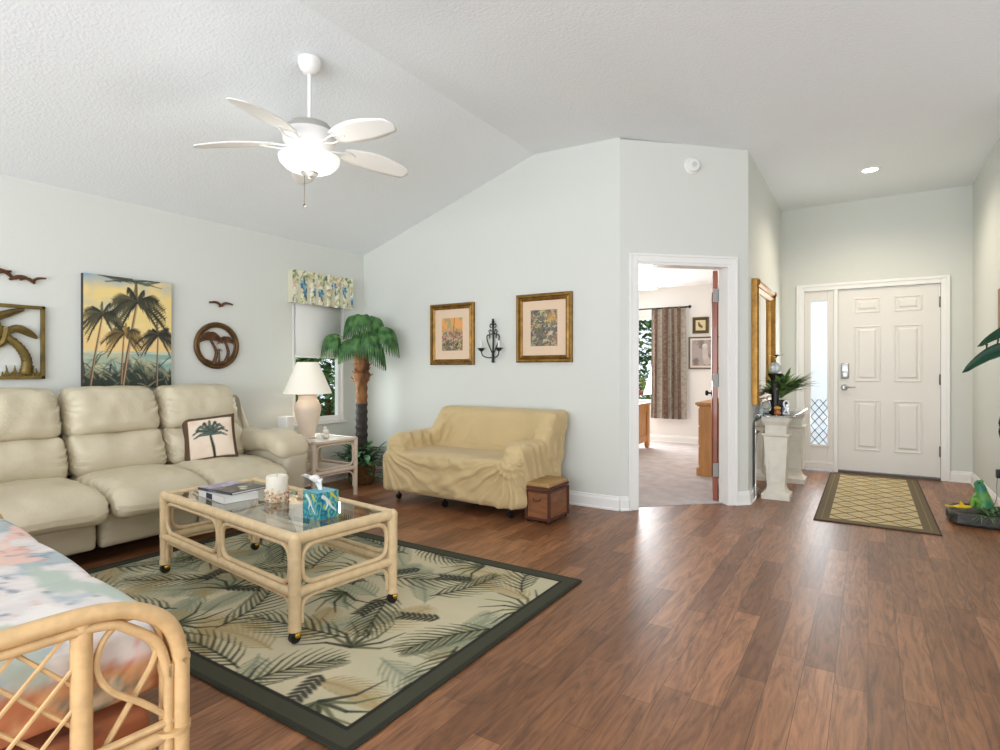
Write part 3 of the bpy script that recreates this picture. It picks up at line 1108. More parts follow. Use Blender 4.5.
d = np.zeros(nv)
front = np.clip((-no[:, 1] - .2) * 2, 0, 1) * np.clip((.50 - Z) / .06, 0, 1)
wob = fbm(X * 5, Z * 5, Y * 5, 21, 3) - .5
for ax_, az_, sg in ((.60, .46, 1), (-.66, .47, -1)):       # folds fanning from the two front arm corners
    aa = np.arctan2(az_ - Z, (X - ax_) * -sg + .02)
    rr = np.hypot(X - ax_, Z - az_)
    fall = np.clip(rr / .08, 0, 1) * np.clip(1.25 - rr / (.95 if sg > 0 else .6), 0, 1)
    d += front * fall * (ridge(aa * (21 if sg > 0 else 17) + wob * 6) * (.034 if sg > 0 else .020) + ridge(aa * 43 + wob * 9) * .010)
cent = front * np.exp(-(((X + .10) / .35) ** 2)) * ridge(Z * 34 + 26 * (X + .1) ** 2 + wob * 7) * .018   # swagged folds in the middle
d += cent
topm = np.clip((no[:, 2] - .4) * 3, 0, 1) * np.clip((.55 - Z) / .05, 0, 1)
d += topm * (fbm(X * 3.5, Y * 7, 0, 8, 3) - .5) * .03
backm = np.clip((-no[:, 1] - .3) * 2, 0, 1) * np.clip((Z - .48) / .05, 0, 1)
d += backm * (ridge((X + .72) * 40 - Z * 26 + wob * 8) * .016 * np.exp(-((X + .36) / .26) ** 2) + ridge((X - .5) * 38 + Z * 24 + wob * 8) * .012 * np.exp(-((X - .55) / .14) ** 2) + (fbm(X * 3, Z * 3, 0, 31, 3) - .5) * .018)
sidem = np.clip((no[:, 0] - .4) * 2.5, 0, 1)
d += sidem * ridge(Y * 52 + (Z - .5) * 24 + wob * 8) * .014
armt = np.clip((Z - .50) / .05, 0, 1) * np.clip((.68 - Z) / .05, 0, 1) * np.clip((np.abs(X) - .48) / .05, 0, 1)
d += armt * ridge(Y * 42 + Z * 35 * np.sign(X) + wob * 7) * .013
knot = np.exp(-(((X - .60) / .11) ** 2 + ((Z - .42) / .11) ** 2)) * front
d += knot * (ridge(np.hypot(X - .66, (Z - .50) * 1.4) * 95 + wob * 16) * .020 + .018)
co += no * d[:, None]
# hem: rises in the middle, flares a little at the corners
low = np.clip((.16 - co[:, 2]) / .16, 0, 1)
fr_ = np.clip((-no[:, 1]) * 2, 0, 1)
co[:, 2] += low * (.035 * np.exp(-((X + .15) / .4) ** 2) + .008 * np.sin(X * 21)) * fr_
co[:, 1] -= low * .02 * fr_
co[:, 2] = np.maximum(co[:, 2], .058)
me.vertices.foreach_set('co', co.ravel())
me.update()
me.polygons.foreach_set('use_smooth', [True] * len(me.polygons))
me.materials.clear()
me.materials.append(M_slip)
o = bpy.data.objects.new('slipcover', me)
COL.objects.link(o)
o.parent = ls
for x, y in ((-.64, -.24), (-.10, -.26), (.55, -.27), (-.60, .25), (.60, .25)):
    m = MB()
    m.tube([(x - .012, y, .028), (x + .012, y, .028)], .027, 14)
    m.tube([(x, y, .03), (x, y, .075)], .008, 8)
    m.build('caster', M_black, ls)

# trunk box beside it
tk = thing('wooden_trunk', 'small brown wooden trunk box on the floor beside the covered loveseat', 'trunk', (-2.085, 3.905, 0))
m = MB().box(-.095, .095, -.16, .15, .022, .245)
tb = m.build('trunk_body', M_trunk, tk, smooth=False, bevel=.004)
MB().rbox((.20, .325, .055), (0, -.005, .275), .012, 2).build('lid', M_trunk_lid, tk)
m = MB()
for x in (-.097, .097):
    for y in (-.162, .152):
        m.box(x - .010, x + .010, y - .010, y + .010, .02, .245)
for z in (.03, .236):
    m.box(-.101, .101, -.166, -.158, z - .010, z + .010).box(.093, .101, -.166, .156, z - .010, z + .010)
m.box(-.101, -.093, -.16, .156, .02, .04).box(-.101, .101, .148, .156, .02, .04).box(-.101, -.093, -.16, .156, .226, .245).box(-.101, .101, .148, .156, .226, .245)
m.build('corner_binding', M_trunk_strap, tk, smooth=False, bevel=.002)
MB().box(-.104, .106, -.173, -.167, .255, .275).box(.100, .106, -.167, .156, .255, .275).build('leather_strap', M_trunk_strap, tk, smooth=False)
m = MB()
m.tube(smooth_path([(-.03, -.170, .185), (-.02, -.185, .172), (.02, -.185, .172), (.03, -.170, .185)], 4), .005, 6)
m.build('handle', M_trunk_strap, tk)
for x in (-.085, .085):
    for y in (-.15, .14):
        MB().ball((x, y, .012), .012, 8, 6).build('foot', M_black, tk)

# ================================================================ COFFEE TABLE (rattan, glass top, casters)
CT = (-2.632, 1.854)
ct = thing('coffee_table', 'rattan coffee table with glass top and brass casters on the palm rug', 'coffee table', (*CT, .0125), math.radians(-5.8))
L2, W2_ = .655, .2625
H = .432
LZ = .055


def loop(m, a, b, za, zb, r=.011, rad=.07, lane=0):
    """rounded rectangular rattan loop in the vertical plane from a to b"""
    ax, ay = a
    bx, by = b
    m.tube(round_poly([(ax, ay, za), (bx, by, za), (bx, by, zb), (ax, ay, zb)], rad, 6), r, 8, closed=True)


legs = []
for sx in (-1, 1):
    for sy in (-1, 1):
        m = MB()
        m.tube([(sx * L2, sy * W2_, LZ), (sx * L2, sy * W2_, .20), (sx * L2, sy * W2_, H + .008)], [.024, .026, .027], 14)
        m.tube([(sx * L2, sy * W2_, .205), (sx * L2, sy * W2_, .213)], .0285, 14)
        m.tube([(sx * L2, sy * W2_, LZ - .004), (sx * L2, sy * W2_, LZ + .02)], .0275, 14)
        lg = m.build('leg', M_rattan, ct)
        m = MB()
        m.tube([(sx * L2 - .011, sy * W2_, .0245), (sx * L2 + .011, sy * W2_, .0245)], .0245, 16)
        cst = m.build('caster', M_black, lg)
        m = MB()
        m.tube([(sx * L2, sy * W2_, .035), (sx * L2, sy * W2_, LZ + .004)], .010, 10)
        m.ball((sx * L2 + .017, sy * W2_ + .004, .036), .014, 10, 8, (.8, 1.1, 1))
        m.build('caster_hood', M_brass, cst)
m = MB()
for sy in (-1, 1):
    m.tube([(-L2, sy * W2_, H), (L2, sy * W2_, H)], .0245, 12)
    m.tube([(-L2, sy * W2_, .205), (L2, sy * W2_, .205)], .0215, 12)
for sx in (-1, 1):
    m.tube([(sx * L2, -W2_, H), (sx * L2, W2_, H)], .0245, 12)
    m.tube([(sx * L2, -W2_, .205), (sx * L2, W2_, .205)], .0215, 12)
    for sy in (-1, 1):
        m.ball((sx * L2, sy * W2_, H), .0275, 12, 8)
m.build('rail', M_rattan, ct)
m = MB()
for sy in (-1, 1):
    y = sy * W2_
    m.tube([(0, y, .205), (0, y, H)], .016, 10)
    for a, b in ((-L2 + .034, -.024), (.024, L2 - .034)):
        loop(m, (a, y), (b, y), .235, H - .032)
    for sx in (-1, 1):
        xx = sx * (L2 - .034)
        m.tube(smooth_path([(xx, y, .075), (xx, y, .14), (xx - sx * .022, y, .172), (xx - sx * .08, y, .180), (0, y, .180)], 5), .009, 8)
for sx in (-1, 1):
    x = sx * L2
    loop(m, (x, -W2_ + .034), (x, W2_ - .034), .235, H - .032)
    for sy in (-1, 1):
        yy = sy * (W2_ - .034)
        m.tube(smooth_path([(x, yy, .075), (x, yy, .14), (x, yy - sy * .022, .172), (x, yy - sy * .08, .180), (x, 0, .180)], 5), .009, 8)
m.build('loop_trim', M_rattan, ct)
MB().box(-L2 + .012, L2 - .012, -W2_ + .012, W2_ - .012, H + .004, H + .014).build('glass_top', M_glass, ct, smooth=False)
TZ = .0125 + H + .0145
rct = math.radians(-5.8)


def ct_at(u_, v_):
    return (CT[0] + u_ * math.cos(rct) - v_ * math.sin(rct), CT[1] + u_ * math.sin(rct) + v_ * math.cos(rct), TZ)


def book(name, label, w, d_, h, cover, spine, loc, rz, art=None):
    t = thing(name, label, 'book', loc, rz, 'coffee table books')
    m = MB().box(-w / 2 + .004, w / 2 - .004, -d_ / 2 + .004, d_ / 2 - .001, .003, h - .003)
    m.build('pages', M_paper, t, smooth=False)
    m = MB().box(-w / 2, w / 2, -d_ / 2, d_ / 2, 0, .003).box(-w / 2, w / 2, -d_ / 2, d_ / 2, h - .003, h).box(-w / 2, w / 2, -d_ / 2, -d_ / 2 + .004, 0, h)
    m.build('cover', mat('cover_' + name + str(len(label)), cover, .35), t, smooth=False, bevel=.001)
    if art:
        panel(art, 'cover_picture', M_attr_gloss, t, lambda X, Z: np.stack([X - w / 2, Z - d_ / 2, np.full_like(X, h + .0006)], 1))
    MB().box(-w * .18, w * .05, -d_ / 2 - .0012, -d_ / 2, .004, h - .004).build('spine_label', spine, t, smooth=False)
    return t


bk1 = book('book', 'thick white-edged hardback lying under the lilac book on the glass', .31, .185, .036, rgb(226, 224, 220), mat('spine_navy', rgb(40, 42, 62), .5), ct_at(-.285, -.085), rct - .03)
cv = Canvas(.29, .215, .003, rgb(80, 78, 76))
cv.blend(np.clip((fbm(cv.X * 22, cv.Y * 22, 0, 9) - .48) * 6, 0, 1) * .8, rgb(130, 128, 120))
cv.rect(0, .11, 0, .215, rgb(158, 150, 176))
cv.blend((cv.X < .12) * np.clip((fbm(cv.X * 30, cv.Y * 30, 0, 2) - .5) * 7, 0, 1), rgb(196, 190, 208))
cv.ell(.20, .13, .03, .022, rgb(206, 204, 170))
cv.ell(.245, .10, .02, .016, rgb(216, 216, 206))
bx, by, bz = ct_at(-.30, -.055)
bk2 = book('book', 'lilac and grey picture book, top one of the two on the coffee table', .29, .215, .014, rgb(70, 68, 78), mat('spine_grey', rgb(120, 118, 126), .5), (bx, by, bz + .0365), rct + .16, cv)

# candle
cd = thing('pillar_candle', 'fat white pillar candle with a band of seashells on the glass table', 'candle', ct_at(.0, .035))
MB().lathe([(.053, 0), (.055, .004), (.055, .128), (.050, .134), (.038, .128), (.002, .124)], 28).build('wax', mat('candle_wax', rgb(236, 228, 212), .5), cd)
m = MB()
vs_cols = []
for k in range(170):
    a, z = rng.uniform(0, 2 * PI), rng.uniform(.006, .075) * rng.uniform(.6, 1)
    m.ball((.0555 * math.cos(a), .0555 * math.sin(a), z), rng.uniform(.004, .009), 6, 4)
    c = [rgb(200, 158, 120), rgb(222, 192, 156), rgb(170, 130, 98), rgb(232, 212, 186)][int(rng.integers(4))]
    vs_cols += [c] * 30
vs_cols = [c for c in vs_cols][:len(m.v)] + [rgb(206, 150, 110)] * max(0, len(m.v) - len(vs_cols))
m.build('shell_band', M_attr, cd, colors=vs_cols)
MB().tube([(0, 0, .122), (.002, 0, .140)], .0012, 5).build('wick', M_black, cd)

# tissue box
tw = .115
tb = thing('tissue_box', 'teal and blue patterned tissue box standing on the glass table', 'tissue box', ct_at(.468, -.012), rct)


def tart(seed):
    c = Canvas(tw, .125, .0022, rgb(40, 140, 156))
    f = fbm(c.X * 26 + seed, c.Y * 18, 0, seed, 3)
    g = np.sin(f * 26 + c.X * 40)
    c.blend(np.clip(g, 0, 1) * .7, rgb(104, 186, 200))
    c.blend(np.clip((g - .72) * 5, 0, 1), rgb(150, 178, 90))
    c.blend(np.clip((-g - .80) * 6, 0, 1), rgb(24, 92, 120))
    c.path([(.03, .105), (.05, .09), (.055, .065), (.045, .045)], .009, .003, rgb(214, 226, 222))
    c.path([(.06, .08), (.075, .055), (.10, .03)], .007, .003, rgb(206, 220, 220))
    c.path([(.075, .115), (.10, .09)], .006, .004, rgb(206, 190, 70))
    return c


MB().box(-tw / 2, tw / 2, -tw / 2, tw / 2, 0, .124).build('box_body', mat('tissue_teal', rgb(70, 160, 180), .4), tb, smooth=False)
for k in range(4):
    c = tart(3 + k)
    a = k * PI / 2
    Rz = np.array([[math.cos(a), -math.sin(a), 0], [math.sin(a), math.cos(a), 0], [0, 0, 1]])
    panel(c, 'printed_side', M_attr_gloss, tb, lambda X, Z: np.stack([X - tw / 2, np.full_like(X, -tw / 2 - .0006), Z], 1) @ Rz.T)
m = MB()
P = []
for i in range(15):
    t = i / 14
    row = []
    for j in range(13):
        s_ = j / 12 * 2 - 1
        row.append((s_ * .045 * (.4 + t) - .055 * t ** 1.4, .018 * math.sin(s_ * 5 + t * 3) * (.3 + t) - .02 * t, .122 + .065 * math.sin(t * 2.3) + .014 * math.sin(s_ * 6) * t))
    P.append(row)
m.sheet(P).build('tissue', M_paper, tb, solid=.0008)

# ================================================================ END TABLE, LAMP, FIGURINE, WHITE BOX
et = thing('end_table', 'whitewashed rattan end table beside the leather sofa arm', 'side table', (-4.235, 3.455, 0))
ex, ey, ez = .255, .235, .515
for sx in (-1, 1):
    for sy in (-1, 1):
        MB().tube([(sx * ex, sy * ey, 0), (sx * ex, sy * ey, ez + .01)], [.021, .023], 12).build('leg', M_rattan_lt, et)
m = MB()
for z in (ez, .25):
    for sy in (-1, 1):
        m.tube([(-ex, sy * ey, z), (ex, sy * ey, z)], .019, 10)
    for sx in (-1, 1):
        m.tube([(sx * ex, -ey, z), (sx * ex, ey, z)], .019, 10)
        for sy in (-1, 1):
            m.ball((sx * ex, sy * ey, ez), .024, 10, 8)
for sx in (-1, 1):
    loop(m, (sx * ex, -ey + .03), (sx * ex, ey - .03), .28, ez - .028, .009, .06)
    for sy in (-1, 1):
        m.tube(smooth_path([(sx * ex, sy * (ey - .028), .08), (sx * ex, sy * (ey - .028), .18), (sx * ex, sy * (ey - .08), .222), (sx * ex, 0, .226)], 5), .008, 8)
for sy in (-1, 1):
    loop(m, (-ex + .03, sy * ey), (ex - .03, sy * ey), .28, ez - .028, .009, .06)
m.build('rail', M_rattan_lt, et)
MB().box(-ex + .01, ex - .01, -ey + .01, ey - .01, ez + .006, ez + .016).build('table_top', mat('pale_table_top', rgb(226, 222, 214), .12), et, smooth=False)
MB().box(-ex + .01, ex - .01, -ey + .01, ey - .01, .25, .262).build('shelf', M_rattan_lt, et, smooth=False)
ETZ = ez + .0165
lamp = thing('table_lamp', 'cream urn table lamp with a white tapered shade beside the window', 'lamp', (-4.285, 3.40, ETZ))
MB().lathe([(.075, 0), (.078, .012), (.062, .022), (.066, .05), (.098, .16), (.118, .25), (.116, .30), (.088, .345), (.082, .355), (.082, .39), (.098, .398), (.098, .412), (.02, .418)], 32).build('lamp_base', M_ceramic, lamp)
MB().tube([(0, 0, .41), (0, 0, .47)], .012, 10).build('socket', M_brass, lamp)
m = MB()
n = 32
m.lathe([(.215, .405), (.213, .409), (.095, .69), (.091, .69), (.209, .405), (.215, .405)], n, cap=False)
m.build('lamp_shade', M_shade, lamp)
MB().ball((0, 0, .50), .03, 12, 8, (1, 1, 1.3)).build('bulb', M_bulb, lamp)
ld_ = bpy.data.lights.new('lamp_glow', 'POINT')
ld_.energy = 1.0
ld_.color = (1, .88, .72)
ld_.shadow_soft_size = .05
lo = bpy.data.objects.new('lamp_glow', ld_)
lo.location = (-4.285, 3.40, ETZ + .56)
COL.objects.link(lo)
fg = thing('shell_figurine', 'small pale shell figurine beside the table lamp base', 'figurine', (-4.13, 3.47, ETZ))
m = MB()
m.ball((0, 0, .022), .045, 14, 8, (1, .7, .5))
m.ball((.008, 0, .06), .03, 12, 8, (1, .8, .8))
m.ball((0, .0, .09), .016, 10, 8)
for k in range(6):
    a = k * PI / 3
    m.tube([(.03 * math.cos(a), .02 * math.sin(a), .02), (.05 * math.cos(a), .035 * math.sin(a), .05)], [.009, .003], 6)
m.build('shell_body', mat('pale_shell', rgb(226, 220, 208), .4), fg)
wb = thing('white_box', 'plain white upright box on the end table behind the lamp', 'box', (-4.43, 3.275, ETZ + .0008), .3)
m = MB().rbox((.10, .11, .20), (0, 0, .10), .012, 2)
m.build('box_shell', mat('white_plastic', rgb(236, 236, 234), .4), wb)
MB().box(.0502, .0515, -.035, .035, .06, .15).build('front_panel', M_paper, wb, smooth=False)

# ================================================================ POTTED PALM
pp = thing('potted_palm', 'tall artificial fan palm in a basket pot in the room corner', 'potted palm', (-4.33, 4.10, 0))
MB().lathe([(.10, 0), (.125, .03), (.14, .14), (.135, .20), (.125, .205), (.11, .17), (.02, .17)], 28).build('basket_pot', M_basket, pp)
m = MB()
prof, z = [], .15
while z < 1.02:
    prof.append((.062 - .006 * (z / 1.1) + .004 * math.sin(z * 80), z))
    z += .012
m.lathe([(r, z) for r, z in prof if z <= .82], 18)
m.build('trunk_dark', M_fibre_d, pp)
m = MB()
m.lathe([(r, z) for r, z in prof if z > .80] + [(.05, 1.03)], 18)
for zz in (1.02, 1.12, 1.20, 1.30):
    m.lathe([(.052, zz), (.078, zz + .03), (.088 + .01 * math.sin(zz * 9), zz + .09), (.06, zz + .13), (.03, zz + .14)], 18)
for k in range(46):
    a, zz = rng.uniform(0, 2 * PI), rng.uniform(1.0, 1.42)
    r0, r1 = .05, rng.uniform(.09, .12)
    m.tube([(r0 * math.cos(a), r0 * math.sin(a), zz), (r1 * math.cos(a), r1 * math.sin(a), zz + rng.uniform(.03, .08))], [.012, .003], 5)
m.build('trunk', M_fibre, pp)


def fan_leaf(az, stalk, drop, size, base_z, lift, roll=0):
    """a drooping pleated fan leaf"""
    m = MB()
    d = Vector((math.cos(az), math.sin(az), 0))
    side = Vector((-math.sin(az), math.cos(az), 0))
    hub = d * stalk + Vector((0, 0, base_z + lift))
    fw = (d * math.cos(drop) - Vector((0, 0, math.sin(drop)))).normalized()
    upn = side.cross(fw) * -1
    nseg = 19
    for k in range(nseg):
        a = (k - (nseg - 1) / 2) / (nseg - 1) * 3.9
        wdt = .0205
        row_l, row_r, row_c = [], [], []
        for i in range(9):
            t = i / 8
            L_ = size * (1 - .16 * abs(a) / 1.9)
            r = L_ * t
            droop = Vector((0, 0, -1)) * (size * .95 * t ** 2.2)
            c = hub + (fw * math.cos(a) + side * math.sin(a)) * (r * (1 - .40 * t)) + droop + Vector((0, 0, .045 * math.sin(t * PI)))
            tang = (side * math.cos(a) - fw * math.sin(a))
            wt = wdt * (math.sin(PI * min(1, .10 + t * .62)) if t < .75 else max(.05, (1 - t) * 3.7)) * (size / .3)
            row_l.append(tuple(c - tang * wt - upn * .006))
            row_c.append(tuple(c + upn * .006))
            row_r.append(tuple(c + tang * wt - upn * .006))
        m.sheet([row_l, row_c, row_r])
    return m


leaves = [(-140, .27, .25, .24, 1.40, .09), (-122, .13, .40, .19, 1.38, .05), (-128, .07, .30, .20, 1.48, .20), (-60, .10, .60, .18, 1.40, .08), (38, .12, .30, .23, 1.50, .17),
          (22, .26, .35, .25, 1.46, .10), (-15, .19, .50, .22, 1.40, .10), (-40, .12, .20, .20, 1.48, .20), (100, .08, .4, .18, 1.45, .10), (20, .16, .6, .20, 1.38, .02)]
for az, st, dr, sz, bz_, lf in leaves:
    a = math.radians(az)
    m = fan_leaf(a, st, dr, sz, bz_, lf)
    fr2 = m.build('fan_leaf', M_palm, pp, angle=180)
    d = Vector((math.cos(a), math.sin(a), 0))
    MB().tube(smooth_path([tuple(Vector((0, 0, bz_ - .05)) + d * .04), tuple(d * st * .6 + Vector((0, 0, bz_ + lf * .8))), tuple(d * st + Vector((0, 0, bz_ + lf)))], 4), .007, 6).build('stalk', M_palm_stalk, fr2)


def leafy(m, c, L_, W_, az, el, curl=.6, nseg=6):
    """one pointed leaf blade"""
    d = Vector((math.cos(az), math.sin(az), 0))
    s_ = Vector((-math.sin(az), math.cos(az), 0))
    P = []
    for i in range(nseg + 1):
        t = i / nseg
        e = el - curl * t
        p = Vector(c) + d * (L_ * t * math.cos(el * .6)) + Vector((0, 0, L_ * (t * math.sin(el) - curl * t * t * .6)))
        w = W_ * math.sin(PI * min(1, .06 + t * .94)) ** .8
        P.append([tuple(p - s_ * w), tuple(p - Vector((0, 0, w * .3))), tuple(p + s_ * w)])
    m.sheet(P)


m = MB()
for k in range(150):
    a, r0 = rng.uniform(0, 2 * PI), rng.uniform(.02, .19)
    leafy(m, (r0 * math.cos(a), r0 * math.sin(a), rng.uniform(.18, .36)), rng.uniform(.09, .17), rng.uniform(.018, .034), a + rng.uniform(-.5, .5), rng.uniform(.1, 1.2), rng.uniform(.3, 1.2), 4)
for k in range(26):
    a = rng.uniform(-PI * .9, .5)
    leafy(m, (.17 * math.cos(a), .17 * math.sin(a), rng.uniform(.05, .22)), rng.uniform(.06, .11), rng.uniform(.014, .024), a, rng.uniform(-.2, .8), .9, 4)
m.build('foliage', mat('ivy_leaf', rgb(104, 150, 104), .4, vary=.5, vscale=14, col2=rgb(34, 72, 46)), pp, angle=180)

# ================================================================ RATTAN LOVESEAT in the near corner
rsx0, rsx1 = -3.20, -1.45
rs = thing('rattan_settee', 'golden rattan settee with pastel floral cushions and lattice arm panels', 'settee', (-2.242, .420, 0), math.radians(-5))
RO = Vector((-2.24, .35, 0))


def K(mb):
    mb.M = Matrix.Translation(-RO)
    return mb


YF, YR = .745, -.32
for xa, nm in ((rsx1, 'arm_frame'), (rsx0, 'arm_frame')):
    m = K(MB())
    for off, dy, zt, r in ((.012, 0, .615, .0195), (-.016, -.004, .612, .0150), (.010, -.028, .585, .0115), (-.012, -.029, .583, .0115)):
        m.tube(smooth_path([(xa + off, YR, zt - .05), (xa + off, YR + .3, zt - .01), (xa + off, .42, zt), (xa + off, .58, zt - .002), (xa + off, .665 + dy, zt - .030),
                            (xa + off, .722 + dy, zt - .085), (xa + off, YF + dy, zt - .17), (xa + off, YF + dy, .42), (xa + off, YF + dy, .02)], 6), r, 10)
    m.tube([(xa, YF - .014, .276), (xa, YF - .014, .287)], .040, 14)
    arm = m.build(nm, M_rattan_w, rs)
    m = K(MB())
    m.tube([(xa, .545, .03), (xa, .545, .60)], .0215, 12)
    m.tube([(xa, -.02, .03), (xa, -.02, .59)], .0215, 12)
    m.tube([(xa, YR, .0), (xa, YR, .58)], .0215, 12)
    m.tube([(xa, YR, .272), (xa, YF, .272)], .0185, 12)
    m.tube([(xa + .01, YR, .305), (xa + .01, YF, .305)], .009, 8)
    m.build('post', M_rattan_w, arm)
    # lattice between the posts
    m = K(MB())
    ya, yb_, za, zb = -.30, .528, .30, .595
    st = .088
    for k in range(-14, 20):
        for sg in (1, -1):
            pts = []
            for t in np.linspace(0, 1, 30):
                y = ya + (yb_ - ya) * t
                z = za + (k * st) + sg * (y - ya) * 1.1 + (0 if sg > 0 else .2)
                if za <= z <= zb:
                    pts.append((xa + .004 * sg, y, z))
            if len(pts) > 2:
                m.tube(pts, .0048, 6)
    for k in range(6):
        pass
    m.build('lattice', M_rattan_w, arm)
    # ribbon loop between the front post and the first upright
    m = K(MB())
    cy_, cz_ = .640, .505
    pts = [(xa + .008, .735, .300), (xa + .008, .66, .375), (xa + .006, .598, .43), (xa, .572, .49), (xa, .588, .548), (xa, .628, .578), (xa, .672, .568), (xa, .700, .520), (xa - .004, .690, .46), (xa - .008, .650, .39), (xa - .008, .565, .262)]
    m.tube(smooth_path(pts, 6), .0075, 8)
    m.build('ribbon_loop', M_rattan_w, arm)
m = K(MB())
for y, z in ((.70, .10), (.70, .20), (YR, .20), (YR, .60)):
    m.tube([(rsx0, y, z), (rsx1, y, z)], .02, 10)
m.build('cross_rail', M_rattan_w, rs)


def fabric(P):
    """pastel washes: white / grey-blue / coral over a cloth"""
    x, y, z = P.T
    wx = fbm(x * 4, y * 4, z * 4, 41, 3) * 3.0
    f = fbm(x * 4.6 + wx, y * 12 + wx * 1.6, z * 7 + wx, 51, 5)
    g = fbm(x * 3.6 + 7 - wx, y * 11 + 3, z * 6, 61, 4)
    c = np.zeros((len(P), 3)) + np.array(rgb(226, 218, 214))

    def mixin(mk, col):
        nonlocal c
        mk = np.clip(mk, 0, 1)[:, None]
        c = c * (1 - mk) + np.array(col) * mk
    mixin((f - .52) * 14, rgb(176, 188, 192))
    mixin((g - .585) * 16, rgb(232, 196, 182))
    mixin((.42 - f) * 12, rgb(238, 232, 226))
    mixin((.38 - g) * 14, rgb(186, 196, 184))
    v = fbm(x * 9 + wx, y * 16 - wx, z * 14, 71, 3)
    mixin((.035 - np.abs(v - .52)) * 26 * (f > .5), rgb(128, 140, 156))
    mixin((.030 - np.abs(v - .60)) * 22 * (g > .5), rgb(214, 132, 112))
    lw = np.clip((.480 - z) / .025 + (fbm(x * 6, y * 6, 0, 81, 2) - .5) * 2.0, 0, 1)
    s1 = fbm(x * 9 + wx, y * 9, z * 14, 91, 4)
    side = np.zeros((len(P), 3)) + np.array(rgb(196, 124, 84))
    for th, col in ((.50, rgb(218, 166, 118)), (.60, rgb(110, 122, 110)), (.68, rgb(224, 200, 168))):
        mk = np.clip((s1 - th) * 14, 0, 1)[:, None]
        side = side * (1 - mk) + np.array(col) * mk
    mk = np.clip((.34 - s1) * 14, 0, 1)[:, None]
    side = side * (1 - mk) + np.array(rgb(96, 62, 56)) * mk
    c = c * (1 - lw[:, None]) + side * lw[:, None]
    return c


cw_ = (rsx1 - rsx0 - .08) / 3
for k in range(3):
    xc = rsx0 + .040 + cw_ * (k + .5)
    m = K(MB())
    m.rbox((cw_ - .002, .985, .155), (xc, .252, .442), .022, (44, 70, 8), lambda p, u: (p.x, p.y + .010 * (1 - u[0] ** 2) * (u[1] > .8), p.z + .014 * (1 - abs(u[0]) ** 4) * max(0, u[2]) * (1 - abs(u[1]) ** 8)))
    col_ = fabric(np.array(m.v) + np.array(RO))
    m.build('seat_cushion', M_attr_cloth, rs, colors=col_)
m = K(MB())
m.rbox((rsx1 - rsx0 - .12, .95, .15), ((rsx0 + rsx1) / 2, .235, .25), .03, (30, 20, 5))
col_ = fabric(np.array(m.v) + np.array(RO) + np.array((3.3, 1.1, 0)))
m.build('seat_deck', M_attr_cloth, rs, colors=col_)
for k in range(3):
    xc = rsx0 + .055 + cw_ * (k + .5)
    m = K(MB())
    m.rbox((cw_ - .005, .16, .46), (xc, -.26, .71), .06, (10, 4, 12), lambda p, u: (p.x, p.y - .08 * u[2] + .02 * (1 - u[0] ** 2) * (1 - u[2] ** 2), p.z))
    col_ = fabric(np.array(m.v) + np.array(RO) + np.array((1.3, 2.1, 0)))
    m.build('back_cushion', M_attr_cloth, rs, colors=col_)

# ================================================================ WALL DECOR on the sofa wall (faces +X)
MW = Matrix(((0, -1, 0, XL), (1, 0, 0, 0), (0, 0, 1, 0), (0, 0, 0, 1)))   # local x -> +Y, local -y -> +X (towards the room), z up


def wall_thing(name, label, cat, pos, group=None):
    t = thing(name, label, cat, pos, PI / 2, group)
    return t


# palm painting (local: x along +Y wall direction, -y into the room)
pwid, phei = .60, .815
cv = Canvas(pwid, phei, .004, rgb(232, 206, 138))
T = cv.Y / phei
sky = fbm(cv.X * 5, cv.Y * 7, 0, 14, 4)
cv.blend(np.clip((T - .62) * 3 + (sky - .5) * 2 - cv.X * .9, 0, 1), rgb(136, 166, 190))
cv.blend(np.clip((sky - .52) * 5, 0, 1) * (T > .5) * .6, rgb(240, 226, 176))
cv.blend(np.clip(1 - np.abs(T - .40) * 7, 0, 1) * .5, rgb(238, 196, 140))
cv.blend(((T < .33) & (T > .12)) * np.clip(.7 + (sky - .5) * 2, 0, 1), rgb(140, 170, 162))
cv.blend(((T < .33) & (T > .16)) * np.clip((fbm(cv.X * 5, cv.Y * 34, 0, 24) - .52) * 6, 0, 1), rgb(200, 206, 184))
cv.blend(np.clip((.20 - T + (fbm(cv.X * 14, cv.Y * 4, 0, 17) - .5) * .25) * 12, 0, 1), rgb(48, 56, 50))
R2 = random.Random(5)
for k in range(60):
    x = R2.uniform(0, pwid)
    a = R2.uniform(.5, 2.6)
    L_ = R2.uniform(.06, .16) * (1.35 if (x < .1 or x > .5) else .8)
    y = R2.uniform(0, .16)
    c = [rgb(34, 42, 38), rgb(70, 84, 66), rgb(112, 122, 96), rgb(58, 74, 74), rgb(150, 140, 104)][k % 5]
    cv.path([(x, y), (x + L_ * .6 * math.cos(a), y + L_ * .6 * math.sin(a)), (x + L_ * math.cos(a) * 1.2, y + L_ * .8 * math.sin(a))], .006, .0015, c, .85)


